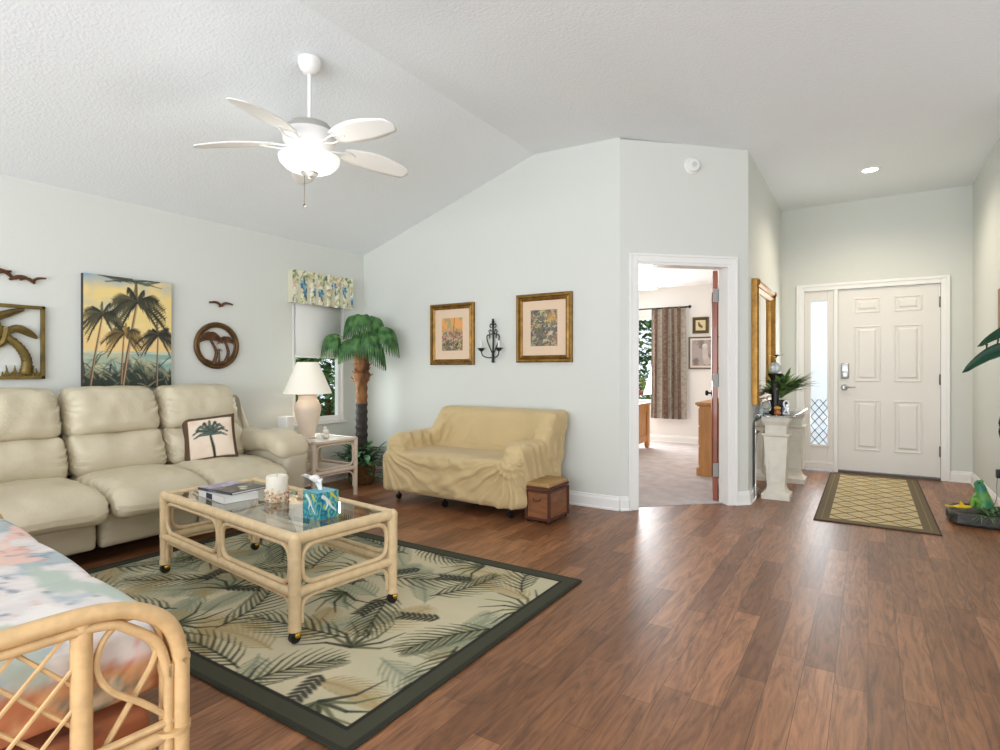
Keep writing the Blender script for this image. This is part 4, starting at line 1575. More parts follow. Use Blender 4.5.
def ptree(x0, y0, x1, y1, s_, c1=rgb(52, 54, 44), c2=rgb(96, 92, 64)):
    cv.path([(x0, y0), (x0 + (x1 - x0) * .35, y0 + (y1 - y0) * .4), (x1, y1)], .008 * s_, .005 * s_, rgb(92, 74, 58))
    cv.path([(x0 + .004, y0), (x0 + (x1 - x0) * .35 + .004, y0 + (y1 - y0) * .4), (x1 + .003, y1)], .0025 * s_, .0015 * s_, rgb(196, 164, 124))
    for k in range(15):
        a = PI / 2 + (k - 7) * .36 + R2.uniform(-.15, .15)
        L_ = .15 * s_ * R2.uniform(.75, 1.15)
        c = [c1, c2, tuple(v * .6 for v in c1)][k % 3]
        pts = []
        for j in range(9):
            t = j / 8
            pts.append((x1 + L_ * t * math.cos(a), y1 + L_ * (t * math.sin(a) * .75 + .10 * t - .55 * t * t * (.35 + abs(math.cos(a))))))
        cv.path(pts, .005 * s_, .0018 * s_, c, .95)
        for j in range(1, 9):
            for q_ in (0, .5):
                px_, py_ = pts[j][0] + (pts[j - 1][0] - pts[j][0]) * q_, pts[j][1] + (pts[j - 1][1] - pts[j][1]) * q_
                ll = .046 * s_ * (1 - abs(j / 8 - .5))
                dr_ = R2.uniform(-.5, .5)
                cv.line((px_, py_), (px_ + ll * (.35 * (1 if math.cos(a) > 0 else -1) + dr_ * .3), py_ - ll), .0046 * s_, .001, c, .9)
                if abs(math.cos(a)) > .4:
                    cv.line((px_, py_), (px_ + ll * .6 * (1 if math.cos(a) > 0 else -1), py_ + ll * .4), .004 * s_, .001, c, .85)


ptree(.25, .0, .35, .64, 1.5)
ptree(.04, .0, .12, .53, 1.05)
ptree(.24, .03, .26, .40, .95, rgb(72, 66, 48), rgb(150, 120, 62))
ptree(.49, .0, .50, .40, 1.0, rgb(40, 44, 40), rgb(96, 84, 62))
for k in range(12):
    cv.line((R2.uniform(.05, .55), phei), (R2.uniform(.1, .6), phei - R2.uniform(.02, .06)), .008, .003, rgb(64, 72, 54), .8)
pt = wall_thing('palm_painting', 'large unframed canvas painting of palms at sunset above the sofa', 'painting', (XL, 2.063, 1.018))
MB().box(-pwid / 2, pwid / 2, -.040, -.002, 0, phei).build('canvas_edge', mat('canvas_edge', rgb(52, 48, 44), .7), pt, smooth=False)
panel(cv, 'canvas_picture', M_attr, pt, lambda X, Z: np.stack([X - pwid / 2, np.full_like(X, -.041), Z], 1))


def gull_mb(m, cx, cz, s_, tilt=0.0, y=-.012):
    for sg in (-1, 1):
        pts = [(cx, y, cz), (cx + sg * .25 * s_, y - .004, cz + .18 * s_ + sg * tilt * .2 * s_), (cx + sg * .55 * s_, y - .008, cz + .24 * s_ + sg * tilt * .4 * s_), (cx + sg * s_, y - .004, cz + .17 * s_ + sg * tilt * s_)]
        pp_ = smooth_path(pts, 5)
        m.tube(pp_, [.045 * s_ + .10 * s_ * math.sin(PI * i / (len(pp_) - 1)) * .6 * (1 - i / len(pp_)) + .003 for i in range(len(pp_))], 8)
    m.tube(smooth_path([(cx - .18 * s_, y, cz - .10 * s_), (cx, y - .004, cz - .02 * s_), (cx + .22 * s_, y, cz + .03 * s_)], 4), [.02 * s_] + [.075 * s_] * 7 + [.02 * s_], 8)


g1 = wall_thing('gull_ornament', 'single small bronze gull ornament above the round palm plaque', 'wall ornament', (XL, 2.79, 1.70))
m = MB()
gull_mb(m, 0, 0, .105)
m.tube([(0, -.014, 0), (0, 0, 0)], .004, 6)
m.build('bird_body', M_copper, g1)
g2 = wall_thing('gull_trio_ornament', 'bronze ornament of three overlapping gulls above the square palm plaque', 'wall ornament', (XL, 1.40, 1.745))
for dx_, dz_, s_, ti in ((-.13, 0, .10, .25), (-.02, .0, .115, -.35), (.085, -.005, .07, .2)):
    m = MB()
    gull_mb(m, dx_, dz_, s_, ti)
    m.tube([(dx_, -.014, dz_), (dx_, 0, dz_)], .004, 6)
    m.build('bird_body', M_copper, g2)


def palm_metal(m, x0, z0, x1, z1, s_, n=8, y=-.018, r=.012, bend=.03):
    pts = smooth_path([(x0, y, z0), (x0 + (x1 - x0) * .3 + bend, y, z0 + (z1 - z0) * .5), (x1, y, z1)], 8)
    m.tube(pts, [r * (1.25 - .5 * i / len(pts)) * (1 + .16 * (i % 2)) for i in range(len(pts))], 8)
    for k in range(n):
        a = PI / 2 + (k - (n - 1) / 2) * (3.9 / n)
        L_ = s_
        q = [(x1, y, z1), (x1 + L_ * .5 * math.cos(a), y - .006, z1 + L_ * .5 * math.sin(a) + .15 * s_), (x1 + L_ * math.cos(a), y - .004, z1 + L_ * .55 * math.sin(a) - .12 * s_)]
        pq = smooth_path(q, 5)
        m.tube(pq, [s_ * .02 + s_ * .055 * math.sin(PI * min(1, .1 + i / (len(pq) - 1) * .9)) for i in range(len(pq))], 6)


rp = wall_thing('round_palm_plaque', 'round bronze plaque with cut-out palm trees beside the painting', 'wall ornament', (XL, 2.753, 1.357))
m = MB()
for R_, r in ((.182, .017), (.160, .008)):
    m.tube([(R_ * math.cos(t), -.018, R_ * math.sin(t)) for t in np.linspace(0, 2 * PI, 49)[:-1]], r, 10, closed=True)
m.build('ring', M_bronze, rp)
m = MB()
palm_metal(m, -.03, -.155, -.055, .045, .105, 13)
palm_metal(m, .07, -.145, .075, .03, .08, 11)
palm_metal(m, .02, -.16, .018, -.045, .032, 6, r=.006, bend=0)
m.tube(smooth_path([(-.10, -.018, -.125), (0, -.018, -.150), (.10, -.018, -.125)], 6), .012, 8)
m.build('palm_cutout', M_copper, rp)
for t in (0,):
    MB().tube([(0, -.018, .165), (0, 0, .165)], .005, 6).build('hanger', M_bronze, rp)

sq = wall_thing('square_palm_plaque', 'square olive bronze frame with a bent cut-out palm tree', 'wall ornament', (XL, 1.306, 1.09))
m = MB()
q = .485
for a in ((-q / 2, -q / 2 + .022, 0, q), (q / 2 - .022, q / 2, 0, q), (-q / 2, q / 2, 0, .022), (-q / 2, q / 2, q - .022, q)):
    m.box(a[0], a[1], -.030, -.004, a[2], a[3])
m.build('frame', M_bronze_g, sq, smooth=False, bevel=.003)
m = MB()
tp = smooth_path([(.135, -.018, .03), (.145, -.018, .12), (.105, -.020, .21), (.02, -.020, .29)], 8)
m.tube(tp, [.032 - .012 * i / len(tp) + .004 * (i % 2) for i in range(len(tp))], 10)
for q_ in ([(.02, .29), (.09, .33), (.16, .30), (.20, .27)], [(.02, .29), (-.05, .24), (-.07, .17), (-.05, .12)], [(.02, .29), (-.05, .36), (-.14, .35), (-.21, .28)],
           [(.02, .29), (-.02, .38), (.06, .43), (.13, .455)], [(.02, .29), (-.09, .28), (-.15, .20), (-.17, .12)], [(.02, .29), (-.04, .40), (-.13, .44), (-.2, .44)], [(.02, .29), (.04, .33), (.02, .24), (-.02, .20)]):
    pq = smooth_path([(a, -.022, b) for a, b in q_], 5)
    m.tube(pq, [.007 + .019 * math.sin(PI * min(1, .12 + .88 * i / (len(pq) - 1))) for i in range(len(pq))], 8)
for k in range(15):
    x = .02 + .2 * k / 14
    m.tube([(x, -.018, .02), (x + .012 * math.sin(k * 2.3), -.020, .05 + .02 * (k % 3))], [.009, .003], 6)
m.build('palm_cutout', M_bronze_g, sq)

# window valance
vw, vh = .75, .32
cv = Canvas(vw, vh, .0045, rgb(222, 220, 196))
R3 = random.Random(3)
for k in range(280):
    x, y = R3.uniform(0, vw), R3.uniform(0, vh)
    c = [rgb(176, 178, 120), rgb(120, 146, 96), rgb(240, 238, 222), rgb(206, 202, 150), rgb(88, 112, 82), rgb(204, 170, 140)][k % 6]
    cv.ell(x, y, R3.uniform(.012, .035), R3.uniform(.007, .015), c, .8, R3.uniform(0, PI))
for x, y in ((.12, .19), (.33, .12), (.50, .21), (.63, .18), (.75, .08), (.27, .13), (.15, .11)):
    for k in range(6):
        a = k * PI / 3
        cv.ell(x + .02 * math.cos(a), y + .026 * math.sin(a), .02, .012, [rgb(58, 122, 160), rgb(40, 84, 132), rgb(120, 176, 186)][k % 3], .95, a)
    cv.ell(x + .01, y - .055, .012, .028, rgb(46, 74, 92), .8, .5)
va = wall_thing('window_valance', 'floral fabric valance box in cream, green and blue over the corner window', 'valance', (XL, 3.83, 1.79))
MB().box(-vw / 2 + .006, vw / 2 - .006, -.085, -.001, vh - .014, vh - .002).box(-vw / 2 + .006, vw / 2 - .006, -.085, -.076, .004, vh - .014).box(-vw / 2 + .006, -vw / 2 + .016, -.076, -.001, .004, vh - .014).box(vw / 2 - .016, vw / 2 - .006, -.076, -.001, .004, vh - .014).build('cornice_box', mat('valance_board', rgb(206, 202, 180), .9), va, smooth=False, bevel=.004)
panel(cv, 'printed_front', M_attr_cloth, va, lambda X, Z: np.stack([X - vw / 2, -.088 - .006 * np.sin(X * 60) * (.4 + .6 * (1 - Z / vh)), Z + .004 * np.sin(X * 45)], 1))

# ================================================================ WALL DECOR on the loveseat wall (faces -Y)


def framed(name, label, x0, x1, z0, z1, art, fm, matc, mw, fw=.055, y=YB, M=None, group=None, cat='framed print', deep=.035):
    cx = (x0 + x1) / 2
    t = thing(name, label, cat, (cx, y, z0), 0, group)
    w, h = x1 - x0, z1 - z0
    m = MB()

    def ring(o_, i_, d0, d1, zz):
        return [(-w / 2 + o_, d0, o_), (w / 2 - o_, d0, o_), (w / 2 - o_, d0, h - o_), (-w / 2 + o_, d0, h - o_)], None
    prof = [(0, 0), (0, -deep * .8), (fw * .18, -deep), (fw * .40, -deep * .95), (fw * .5, -deep * .62), (fw * .75, -deep * .78), (fw, -deep * .5), (fw, -.004)]
    vs = []
    for o_, d in prof:
        vs += [(-w / 2 + o_, d, o_), (w / 2 - o_, d, o_), (w / 2 - o_, d, h - o_), (-w / 2 + o_, d, h - o_)]
    fs = []
    for k in range(len(prof) - 1):
        for j in range(4):
            j2 = (j + 1) % 4
            fs.append((k * 4 + j, k * 4 + j2, (k + 1) * 4 + j2, (k + 1) * 4 + j))
    m.add(vs, fs)
    m.build('frame', fm, t, smooth=False)
    MB().box(-w / 2 + fw, w / 2 - fw, -.012, -.002, fw, h - fw).build('mat_board', matc, t, smooth=False)
    aw, ah = w - 2 * fw - 2 * mw, h - 2 * fw - 2 * mw
    if art is not None:
        panel(art(aw, ah), 'print', M_attr_gloss, t, lambda X, Z: np.stack([X - aw / 2, np.full_like(X, -.0128), Z + fw + mw], 1))
    return t


def tropic(seed, warm):
    def f(w, h):
        c = Canvas(w, h, .0032, rgb(112, 104, 92))
        n_ = fbm(c.X * 22, c.Y * 22, 0, seed, 4)
        R_ = random.Random(seed)
        if warm:
            c.blend(np.clip((c.Y / h - .45) * 4, 0, 1), rgb(226, 160, 96))
            c.blend(np.clip(1 - np.abs(c.Y / h - .40) * 6, 0, 1), rgb(196, 128, 136))
        c.blend(np.clip((n_ - .55) * 8, 0, 1) * .8, rgb(150, 156, 118))
        for k in range(190):
            x, y, a = R_.uniform(0, w), R_.uniform(0, h * (.6 if warm else 1)), R_.uniform(0, 2 * PI)
            cc = [rgb(60, 66, 52), rgb(96, 110, 70), rgb(200, 190, 160), rgb(176, 120, 96), rgb(60, 58, 70), rgb(222, 186, 110)][k % 6]
            c.path([(x, y), (x + .018 * math.cos(a), y + .018 * math.sin(a)), (x + .036 * math.cos(a + .5), y + .036 * math.sin(a + .5))], .0042, .0012, cc, .85)
        if warm:
            c.path([(w * .6, 0), (w * .55, h * .5), (w * .62, h)], .004, .003, rgb(120, 84, 60))
        else:
            c.ell(w * .8, h * .78, w * .20, h * .12, rgb(206, 150, 80), .55, 0, .8)
            c.ell(w * .75, h * .36, w * .10, h * .05, rgb(206, 196, 180), .7, .4, .7)
        return c
    return f


framed('framed_print', 'smaller gold framed tropical print over the covered loveseat', -3.69, -3.155, 1.20, 1.80, tropic(4, True), M_gold, M_mat_board, .085)
framed('framed_print', 'larger gold framed jungle foliage print near the bedroom doorway', -2.68, -2.125, 1.218, 1.826, tropic(9, False), M_gold, M_mat_board, .082, .062)

# iron sconce
sc_ = thing('wall_sconce', 'dark iron scroll candle sconce hanging between the two gold framed prints', 'sconce', (-2.93, YB, 1.22))
m = MB()
yy = -.03
m.tube(smooth_path([(0, yy, 0), (0, yy, .10), (.004, yy, .20), (0, yy, .33), (0, yy, .41)], 5), [.013] * 5 + [.009] * 12 + [.006] * 2 + [.011] + [.003], 8)
m.ball((0, yy, .012), .016, 8, 6)
m.ball((0, yy, .375), .013, 8, 6, (1, 1, 1.8))
for sg in (-1, 1):
    m.tube(smooth_path([(0, yy, .34), (sg * .025, yy, .36), (sg * .034, yy, .335), (sg * .018, yy, .325)], 5), .005, 6)
    m.tube(smooth_path([(0, yy, .27), (sg * .032, yy, .265), (sg * .045, yy, .295), (sg * .025, yy, .305), (sg * .022, yy, .287)], 5), .005, 6)
    m.tube(smooth_path([(0, yy, .07), (sg * .03, yy, .13), (sg * .062, yy, .20), (sg * .066, yy, .25), (sg * .038, yy, .255), (sg * .036, yy, .225)], 5), .006, 6)
    m.tube(smooth_path([(0, yy, .045), (sg * .04, yy - .03, .045), (sg * .085, yy - .045, .065), (sg * .098, yy - .05, .105)], 5), .0055, 6)
m.tube([(0, 0, .28), (0, yy, .28)], .006, 6)
m.build('scroll_frame', M_iron, sc_)
for sg in (-1, 1):
    m = MB()
    cx_, cy_ = sg * .098, yy - .05
    m.lathe([(.004, .10), (.022, .112), (.030, .13), (.028, .135), (.012, .125)], 12, ox=cx_, oy=cy_)
    for k in range(7):
        a = k * 2 * PI / 7
        leafy(m, (cx_ + .015 * math.cos(a), cy_ + .015 * math.sin(a), .115), .035, .009, a, .8, .3, 3)
    cup = m.build('candle_cup', M_iron, sc_, angle=180)
    MB().tube([(cx_, cy_, .125), (cx_, cy_, .20)], .010, 10).build('candle', mat('pale_candle', rgb(226, 228, 226), .5), cup)

# smoke detector on the diagonal wall
pm = MD @ Vector((.64, 0, 2.86))
sd = thing('smoke_detector', 'round white smoke detector high on the diagonal wall', 'smoke detector', tuple(pm), ang45)
m = MB()
m.M = Matrix.Rotation(PI / 2, 4, 'X')
m.lathe([(.072, 0), (.072, .012), (.066, .018), (.060, .020), (.058, .036), (.050, .044), (.02, .046), (.001, .046)], 28)
m.build('detector_body', mat('detector_plastic', rgb(232, 232, 228), .45), sd)
m = MB()
m.M = Matrix.Rotation(PI / 2, 4, 'X')
m.lathe([(.022, .044), (.022, .050), (.001, .051)], 16)
m.build('test_button', mat('detector_grey', rgb(206, 206, 202), .4), sd)
# ================================================================ CEILING FANS


def ceil_z(x):
    return ZV0 + (ZV1 - ZV0) * (x - XL) / (XV - XL)


def blade_mb(a, r0, r1, w, z, pitch=.22, droop=.0):
    m = MB()
    m.M = Matrix.Translation((0, 0, z)) @ Matrix.Rotation(a, 4, 'Z')
    n = 16
    top, P = [], []
    for i in range(n + 1):
        t = i / n
        x = r0 + (r1 - r0) * t
        hw = w * (math.sin(PI * min(1, .13 + t * .80)) ** .62 if t < .999 else .12)
        if t > .86:
            hw = w * math.sin(PI * (.13 + .86 * .80)) ** .62 * math.sqrt(max(0, 1 - ((t - .86) / .14) ** 2)) + .001
        row = []
        for s_ in np.linspace(-1, 1, 7):
            rib = .0016 * math.sin(s_ * 9)
            row.append((x, s_ * hw, -s_ * hw * math.sin(pitch) - droop * t * t + rib))
        P.append(row)
    m.sheet(P)
    return m


def ceiling_fan(name, label, loc, rod, phase, scale=1.0, mount_tilt=True, zdrop=None):
    t = thing(name, label, 'ceiling fan', loc)
    m = MB()
    m.lathe([(.022, -.062), (.040, -.052), (.058, -.026), (.066, .0), (.066, .03)], 24)
    m.build('canopy', M_fanblade, t)
    MB().tube([(0, 0, -.06), (0, 0, -rod)], .012, 12).build('downrod', M_fanblade, t)
    z = -rod
    m = MB()
    m.lathe([(.02, z + .02), (.05, z + .012), (.115, z - .01), (.145, z - .045), (.148, z - .06)], 32)
    m.build('motor_cap', mat('fan_grey_cap', rgb(176, 174, 168), .4), t)
    m = MB()
    m.lathe([(.150, z - .058), (.155, z - .075), (.150, z - .11), (.115, z - .145), (.075, z - .155), (.07, z - .185)], 32)
    mo = m.build('motor_housing', M_fanblade, t)
    for k in range(5):
        a = math.radians(phase + 72 * k)
        b = blade_mb(a, .21, .668, .090, z - .125, .24, .03).build('fan_blade', M_fanblade, t, solid=.006, angle=60)
        m = MB()
        m.M = Matrix.Translation((0, 0, z - .12)) @ Matrix.Rotation(a, 4, 'Z')
        for sg in (-1, 1):
            m.tube(smooth_path([(.12, sg * .012, -.012), (.17, sg * .030, -.018), (.22, sg * .034, -.010), (.27, sg * .018, -.008), (.29, 0, -.008)], 4), .006, 6)
        m.build('blade_bracket', M_fanblade, b)
    m = MB()
    zb = z - .185
    m.lathe([(.07, zb + .004), (.155, zb - .004), (.176, zb - .018), (.170, zb - .045), (.138, zb - .078), (.090, zb - .098), (.03, zb - .108), (.002, zb - .109)], 32, cap=False)
    m.build('light_bowl', M_bowl, t)
    m = MB()
    m.lathe([(.052, zb - .098), (.048, zb - .114), (.018, zb - .124), (.012, zb - .138), (.002, zb - .142)], 20)
    m.build('finial', mat('fan_finial', rgb(168, 166, 160), .35, metal=.5), t)
    m = MB()
    m.tube([(-.02, -.02, zb - .10), (-.02, -.02, zb - .29)], .0018, 5)
    m.ball((-.02, -.02, zb - .30), .010, 8, 6)
    m.build('pull_chain', mat('dark_chain', rgb(80, 76, 70), .4), t)
    l_ = bpy.data.lights.new('fan_light', 'POINT')
    l_.energy = FAN_W
    l_.color = (1, .96, .88)
    l_.shadow_soft_size = .10
    lo = bpy.data.objects.new('fan_light', l_)
    lo.location = (loc[0], loc[1], loc[2] + zb - .33)
    COL.objects.link(lo)
    return t


FAN_W = 4.5
cyaw = math.degrees(YAW)
fx_, fy_ = -2.778, 2.218
ceiling_fan('ceiling_fan', 'white five-blade ceiling fan with glowing bowl light above the palm rug', (fx_, fy_, ceil_z(fx_) - .032), .352, 40 + cyaw)
FAN_W = 13
ceiling_fan('ceiling_fan', 'white ceiling fan seen through the bedroom doorway near the curtain', (-2.93, 7.20, 2.46), .10, 8)

dlt = thing('recessed_downlight', 'small round recessed light in the entry ceiling', 'ceiling light', (.016, 6.38, ZC))
MB().lathe([(.062, -.002), (.095, -.004), (.098, .0), (.090, .004), (.062, .004)], 32, cap=False).build('trim_ring', M_white, dlt)
MB().lathe([(.001, -.003), (.062, -.003)], 28, cap=False).build('light_lens', M_lens, dlt)
ds = bpy.data.lights.new('downlight_beam', 'SPOT')
ds.energy = 60
ds.color = (1, .87, .68)
ds.spot_size = 2.7
ds.spot_blend = .8
ds.shadow_soft_size = .06
do = bpy.data.objects.new('downlight_beam', ds)
do.location = (.016, 6.38, ZC - .03)
COL.objects.link(do)

# ================================================================ ENTRY: console, mirrors, ornaments
ck = thing('console_table', 'glass-topped console table on two cast stone pedestals below the gold mirror', 'console table', (-.69, 6.1, 0))


def pedestal(y, x=0):
    m = MB()
    m.M = Matrix.Translation((x, 0, 0))

    def sq_(w0, d0, z0, w1, d1, z1):
        vs = []
        for w, d, z in ((w0, d0, z0), (w1, d1, z1)):
            vs += [(-w, y - d, z), (w, y - d, z), (w, y + d, z), (-w, y + d, z)]
        m.add(vs, [(0, 3, 2, 1), (4, 5, 6, 7), (0, 1, 5, 4), (1, 2, 6, 5), (2, 3, 7, 6), (3, 0, 4, 7)])
    a = .115
    sq_(a, a, 0, a, a, .048)
    sq_(a, a, .048, .098, .098, .058)
    sq_(.098, .098, .058, .080, .080, .078)
    sq_(.080, .080, .078, .072, .072, .112)
    sq_(.072, .072, .112, .097, .097, .555)
    sq_(.097, .097, .555, .112, .112, .568)
    sq_(.112, .112, .568, .112, .112, .585)
    sq_(.086, .086, .585, .086, .086, .655)
    sq_(.086, .086, .655, .112, .112, .695)
    sq_(.112, .112, .695, .112, .112, .742)
    for sg in (-1, 1):
        m.box(-.05, .05, y + sg * .088 - .002, y + sg * .088 + .002, .15, .50)
    return m.build('pedestal', M_stone, ck, smooth=False, bevel=.006)


pedestal(-.44)
pedestal(.46, .045)
MB().rbox((.30, 1.32, .012), (.01, -.02, .7485), .005, 2).build('glass_top', M_glass, ck)
CZ = .7555
CX, CY = -.69, 6.1
gm = thing('gold_mirror', 'large mirror in a heavy gold frame on the entry wall', 'mirror', (XE0, 5.96, .845), PI / 2)
m = MB()
w, h, fw = 1.12, 1.11, .10
prof = [(0, 0), (0, -.045), (.015, -.060), (.035, -.055), (.05, -.035), (.075, -.045), (.1, -.022), (.1, -.006)]
vs, fs = [], []
for o_, d in prof:
    vs += [(-w / 2 + o_, d, o_), (w / 2 - o_, d, o_), (w / 2 - o_, d, h - o_), (-w / 2 + o_, d, h - o_)]
for k in range(len(prof) - 1):
    for j in range(4):
        fs.append((k * 4 + j, k * 4 + (j + 1) % 4, (k + 1) * 4 + (j + 1) % 4, (k + 1) * 4 + j))
m.add(vs, fs).build('frame', M_gold_b, gm, smooth=False)
MB().box(-w / 2 + .09, w / 2 - .09, -.010, -.004, .09, h - .09).build('mirror_glass', M_mirror, gm, smooth=False)
for zz in (.03, h - .03):
    m = MB()
    for xx in (-w / 2 + .03, w / 2 - .03):
        m.ball((xx, -.058, zz), .03, 10, 8, (1, .4, 1))
    m.build('corner_rosette', M_gold_b, gm)
lm = thing('leaning_mirror', 'low frameless mirror leaning on the wall behind the console pedestals', 'mirror', (-.832, 5.99, 0), PI / 2)
MB().box(-.56, .50, -.006, .006, .001, .70).build('mirror_glass', M_mirror, lm, smooth=False, bevel=.002)


def C(x, y):
    return (CX + x, CY + y, CZ)


bot = thing('candle_holder', 'tall black candle holder with a glass globe on the console', 'candle holder', C(-.02, -.38))
MB().lathe([(.052, 0), (.054, .016), (.036, .03), (.034, .08), (.036, .27), (.040, .315), (.064, .350), (.066, .362), (.02, .366)], 24).build('black_column', M_black, bot)
MB().ball((0, 0, .415), .050, 20, 14).build('glass_globe', mat('cloudy_glass', rgb(206, 214, 214), .25, trans=.35), bot)
m = MB()
m.ball((0, 0, .515), .016, 8, 6)
for k in range(5):
    a = k * 2 * PI / 5
    leafy(m, (0, 0, .51), .085, .018, a, .7, .6, 4)
m.tube([(0, 0, .46), (0, 0, .53)], .008, 6)
m.build('brass_topper', M_brass, bot, angle=180)
fp = thing('spider_plant', 'bushy green spider plant in a dark pot on the console', 'potted plant', C(-.01, -.22))
MB().lathe([(.05, 0), (.062, .02), (.075, .10), (.078, .115), (.06, .105), (.01, .10)], 20).build('pot', mat('dark_pot', rgb(62, 58, 56), .5), fp)
m = MB()
for k in range(250):
    a = rng.uniform(0, 2 * PI)
    L_ = rng.uniform(.26, .44) * (.5 if math.cos(a) < -.35 else 1)
    leafy(m, (.02 * math.cos(a), .02 * math.sin(a), .13), L_, rng.uniform(.010, .016), a, rng.uniform(.9, 1.55), rng.uniform(.5, 1.0), 7)
m.build('foliage', M_fern, fp, angle=180)
rb = thing('ribbon_figurine', 'small white looped ribbon figurine at the console edge', 'figurine', C(.075, -.44), .4)
m = MB()
m.tube(smooth_path([(-.022, 0, .004), (.0, 0, .045), (.022, 0, .085), (.012, 0, .115), (-.010, 0, .115), (-.020, 0, .085), (.002, .004, .045), (.026, 0, .004)], 6), .0075, 8)
m.lathe([(.032, 0), (.032, .006), (.002, .008)], 14)
m.build('ribbon_body', mat('white_porcelain', rgb(236, 236, 238), .2), rb)
sw_ = thing('swan_figurine', 'clear grey glass swan figurine at the front of the console', 'figurine', C(-.095, -.50), .2)
m = MB()
m.ball((0, 0, .026), .03, 14, 8, (1.3, .8, .8))
m.tube(smooth_path([(.025, 0, .03), (.045, 0, .07), (.025, 0, .12), (.03, 0, .16), (.055, 0, .155)], 5), [.011] * 6 + [.007] * 14 + [.004], 8)
m.build('swan_body', mat('smoky_glass', rgb(206, 214, 214), .08, trans=.6), sw_)
jr = thing('flower_ornament', 'little amber and yellow flower ornament beside the candle holder', 'ornament', C(.015, -.52))
m = MB()
m.lathe([(.026, 0), (.030, .01), (.022, .03), (.027, .045), (.01, .048)], 14)
m.build('ornament_base', mat('amber_base', rgb(190, 116, 66), .35, vary=.4, vscale=40), jr)
m = MB()
for k in range(8):
    a = k * PI / 4
    m.ball((.018 * math.cos(a), .018 * math.sin(a), .058), .011, 8, 6)
m.ball((0, 0, .064), .012, 8, 6)
m.build('petals', mat('amber_petals', rgb(214, 170, 76), .4), jr)
gv = thing('bud_vase', 'slim pale glass bud vase at the mirror end of the console', 'vase', C(-.105, -.61))
MB().lathe([(.018, 0), (.022, .01), (.020, .05), (.008, .08), (.008, .12), (.014, .135), (.010, .13)], 16, cap=False).build('vase_body', MATS['smoky_glass'], gv)
cx_ = thing('crystal_figurine', 'blue-white crystal block figurine beside the ribbon figurine', 'figurine', C(.055, -.32))
MB().rbox((.045, .04, .055), (0, 0, .0275), .006, 1).box(-.015, .015, -.012, .012, .055, .08).build('crystal_body', mat('blue_crystal', rgb(160, 176, 200), .1, trans=.3), cx_, smooth=False)

# ================================================================ ENTRY, right side
hr = thing('coat_rack', 'brown wooden coat rack board with a metal hook on the entry wall', 'coat rack', (XE1, 5.90, 1.44), -PI / 2)
MB().rbox((.16, .022, .36), (0, -.011, .175), .006, 2).build('backboard', mat('rack_wood', rgb(150, 106, 62), .5, vary=.3, vscale=12), hr)
m = MB()
m.tube(smooth_path([(-.03, -.022, .02), (-.03, -.03, -.08), (-.035, -.055, -.135), (-.06, -.075, -.145), (-.10, -.085, -.115), (-.11, -.085, -.09)], 6), .0065, 8)
m.ball((-.11, -.085, -.085), .010, 8, 6)
m.build('hook', mat('hook_bronze', rgb(84, 64, 44), .35, metal=.6), hr)
ol = thing('wall_outlet', 'black plug adapter in the wall outlet above the stone fountain', 'outlet', (XE1, 5.90, .28), -PI / 2)
MB().rbox((.075, .006, .118), (0, -.003, .06), .003, 1).build('cover_plate', M_white, ol)
MB().rbox((.050, .036, .066), (-.012, -.024, .05), .006, 1).build('plug_adapter', M_black, ol)
m = MB()
m.tube(smooth_path([(-.02, -.03, .02), (-.028, -.036, -.05), (-.02, -.035, -.13), (-.03, -.05, -.20), (-.02, -.09, -.235)], 6), .0035, 6)
m.build('power_cord', mat('grey_cord', rgb(160, 156, 150), .5), ol)

bp_ = thing('broadleaf_plant', 'tall houseplant with large drooping glossy leaves beside the entry wall', 'potted plant', (1.02, 4.78, 0))
MB().lathe([(.12, 0), (.15, .03), (.17, .26), (.175, .29), (.15, .28), (.02, .26)], 24).build('planter', mat('brown_planter', rgb(120, 84, 60), .5), bp_)
m = MB()
m.tube(smooth_path([(0, 0, .25), (.02, .0, .6), (-.01, .0, 1.0), (0, 0, 1.32)], 6), [.022] * 19, 8)
m.build('stem', mat('plant_stem', rgb(104, 92, 58), .7), bp_)


def big_leaf(base, tip, W_, sag, normal_roll=0.0, arch=.08):
    b_, t_ = Vector(base), Vector(tip)
    d = t_ - b_
    L_ = d.length
    d.normalize()
    s_ = d.cross(Vector((0, 0, 1))).normalized()
    up = s_.cross(d)
    s_ = (s_ * math.cos(normal_roll) + up * math.sin(normal_roll)).normalized()
    up = s_.cross(d)
    P = []
    n = 14
    for i in range(n + 1):
        t = i / n
        c = b_ + d * (L_ * t) + Vector((0, 0, arch * math.sin(PI * t) - sag * t * t))
        wv = W_ * (math.sin(PI * min(1, .05 + t * .9)) ** .75) * (1 - .15 * t) if t < .93 else W_ * .18 * (1 - t) / .07 + .001
        row = []
        for q_ in np.linspace(-1, 1, 9):
            row.append(tuple(c + s_ * (wv * q_) + up * (wv * .22 * (abs(q_) ** 1.4) + .004 * math.sin(t * 40) * abs(q_))))
        P.append(row)
    return P


def leaf_obj(base, tip, W_, sag, roll=0, arch=.08):
    m = MB()
    m.sheet(big_leaf(base, tip, W_, sag, roll, arch))
    lf = m.build('leaf', M_bigleaf, bp_, angle=180, solid=.002)
    m = MB()
    b_ = Vector(base)
    m.tube(smooth_path([(0, 0, b_.z - .06), tuple(b_ * .5 + Vector((0, 0, b_.z * .5 + .02))), tuple(b_)], 4), .006, 6)
    m.build('petiole', M_palm_stalk, lf)


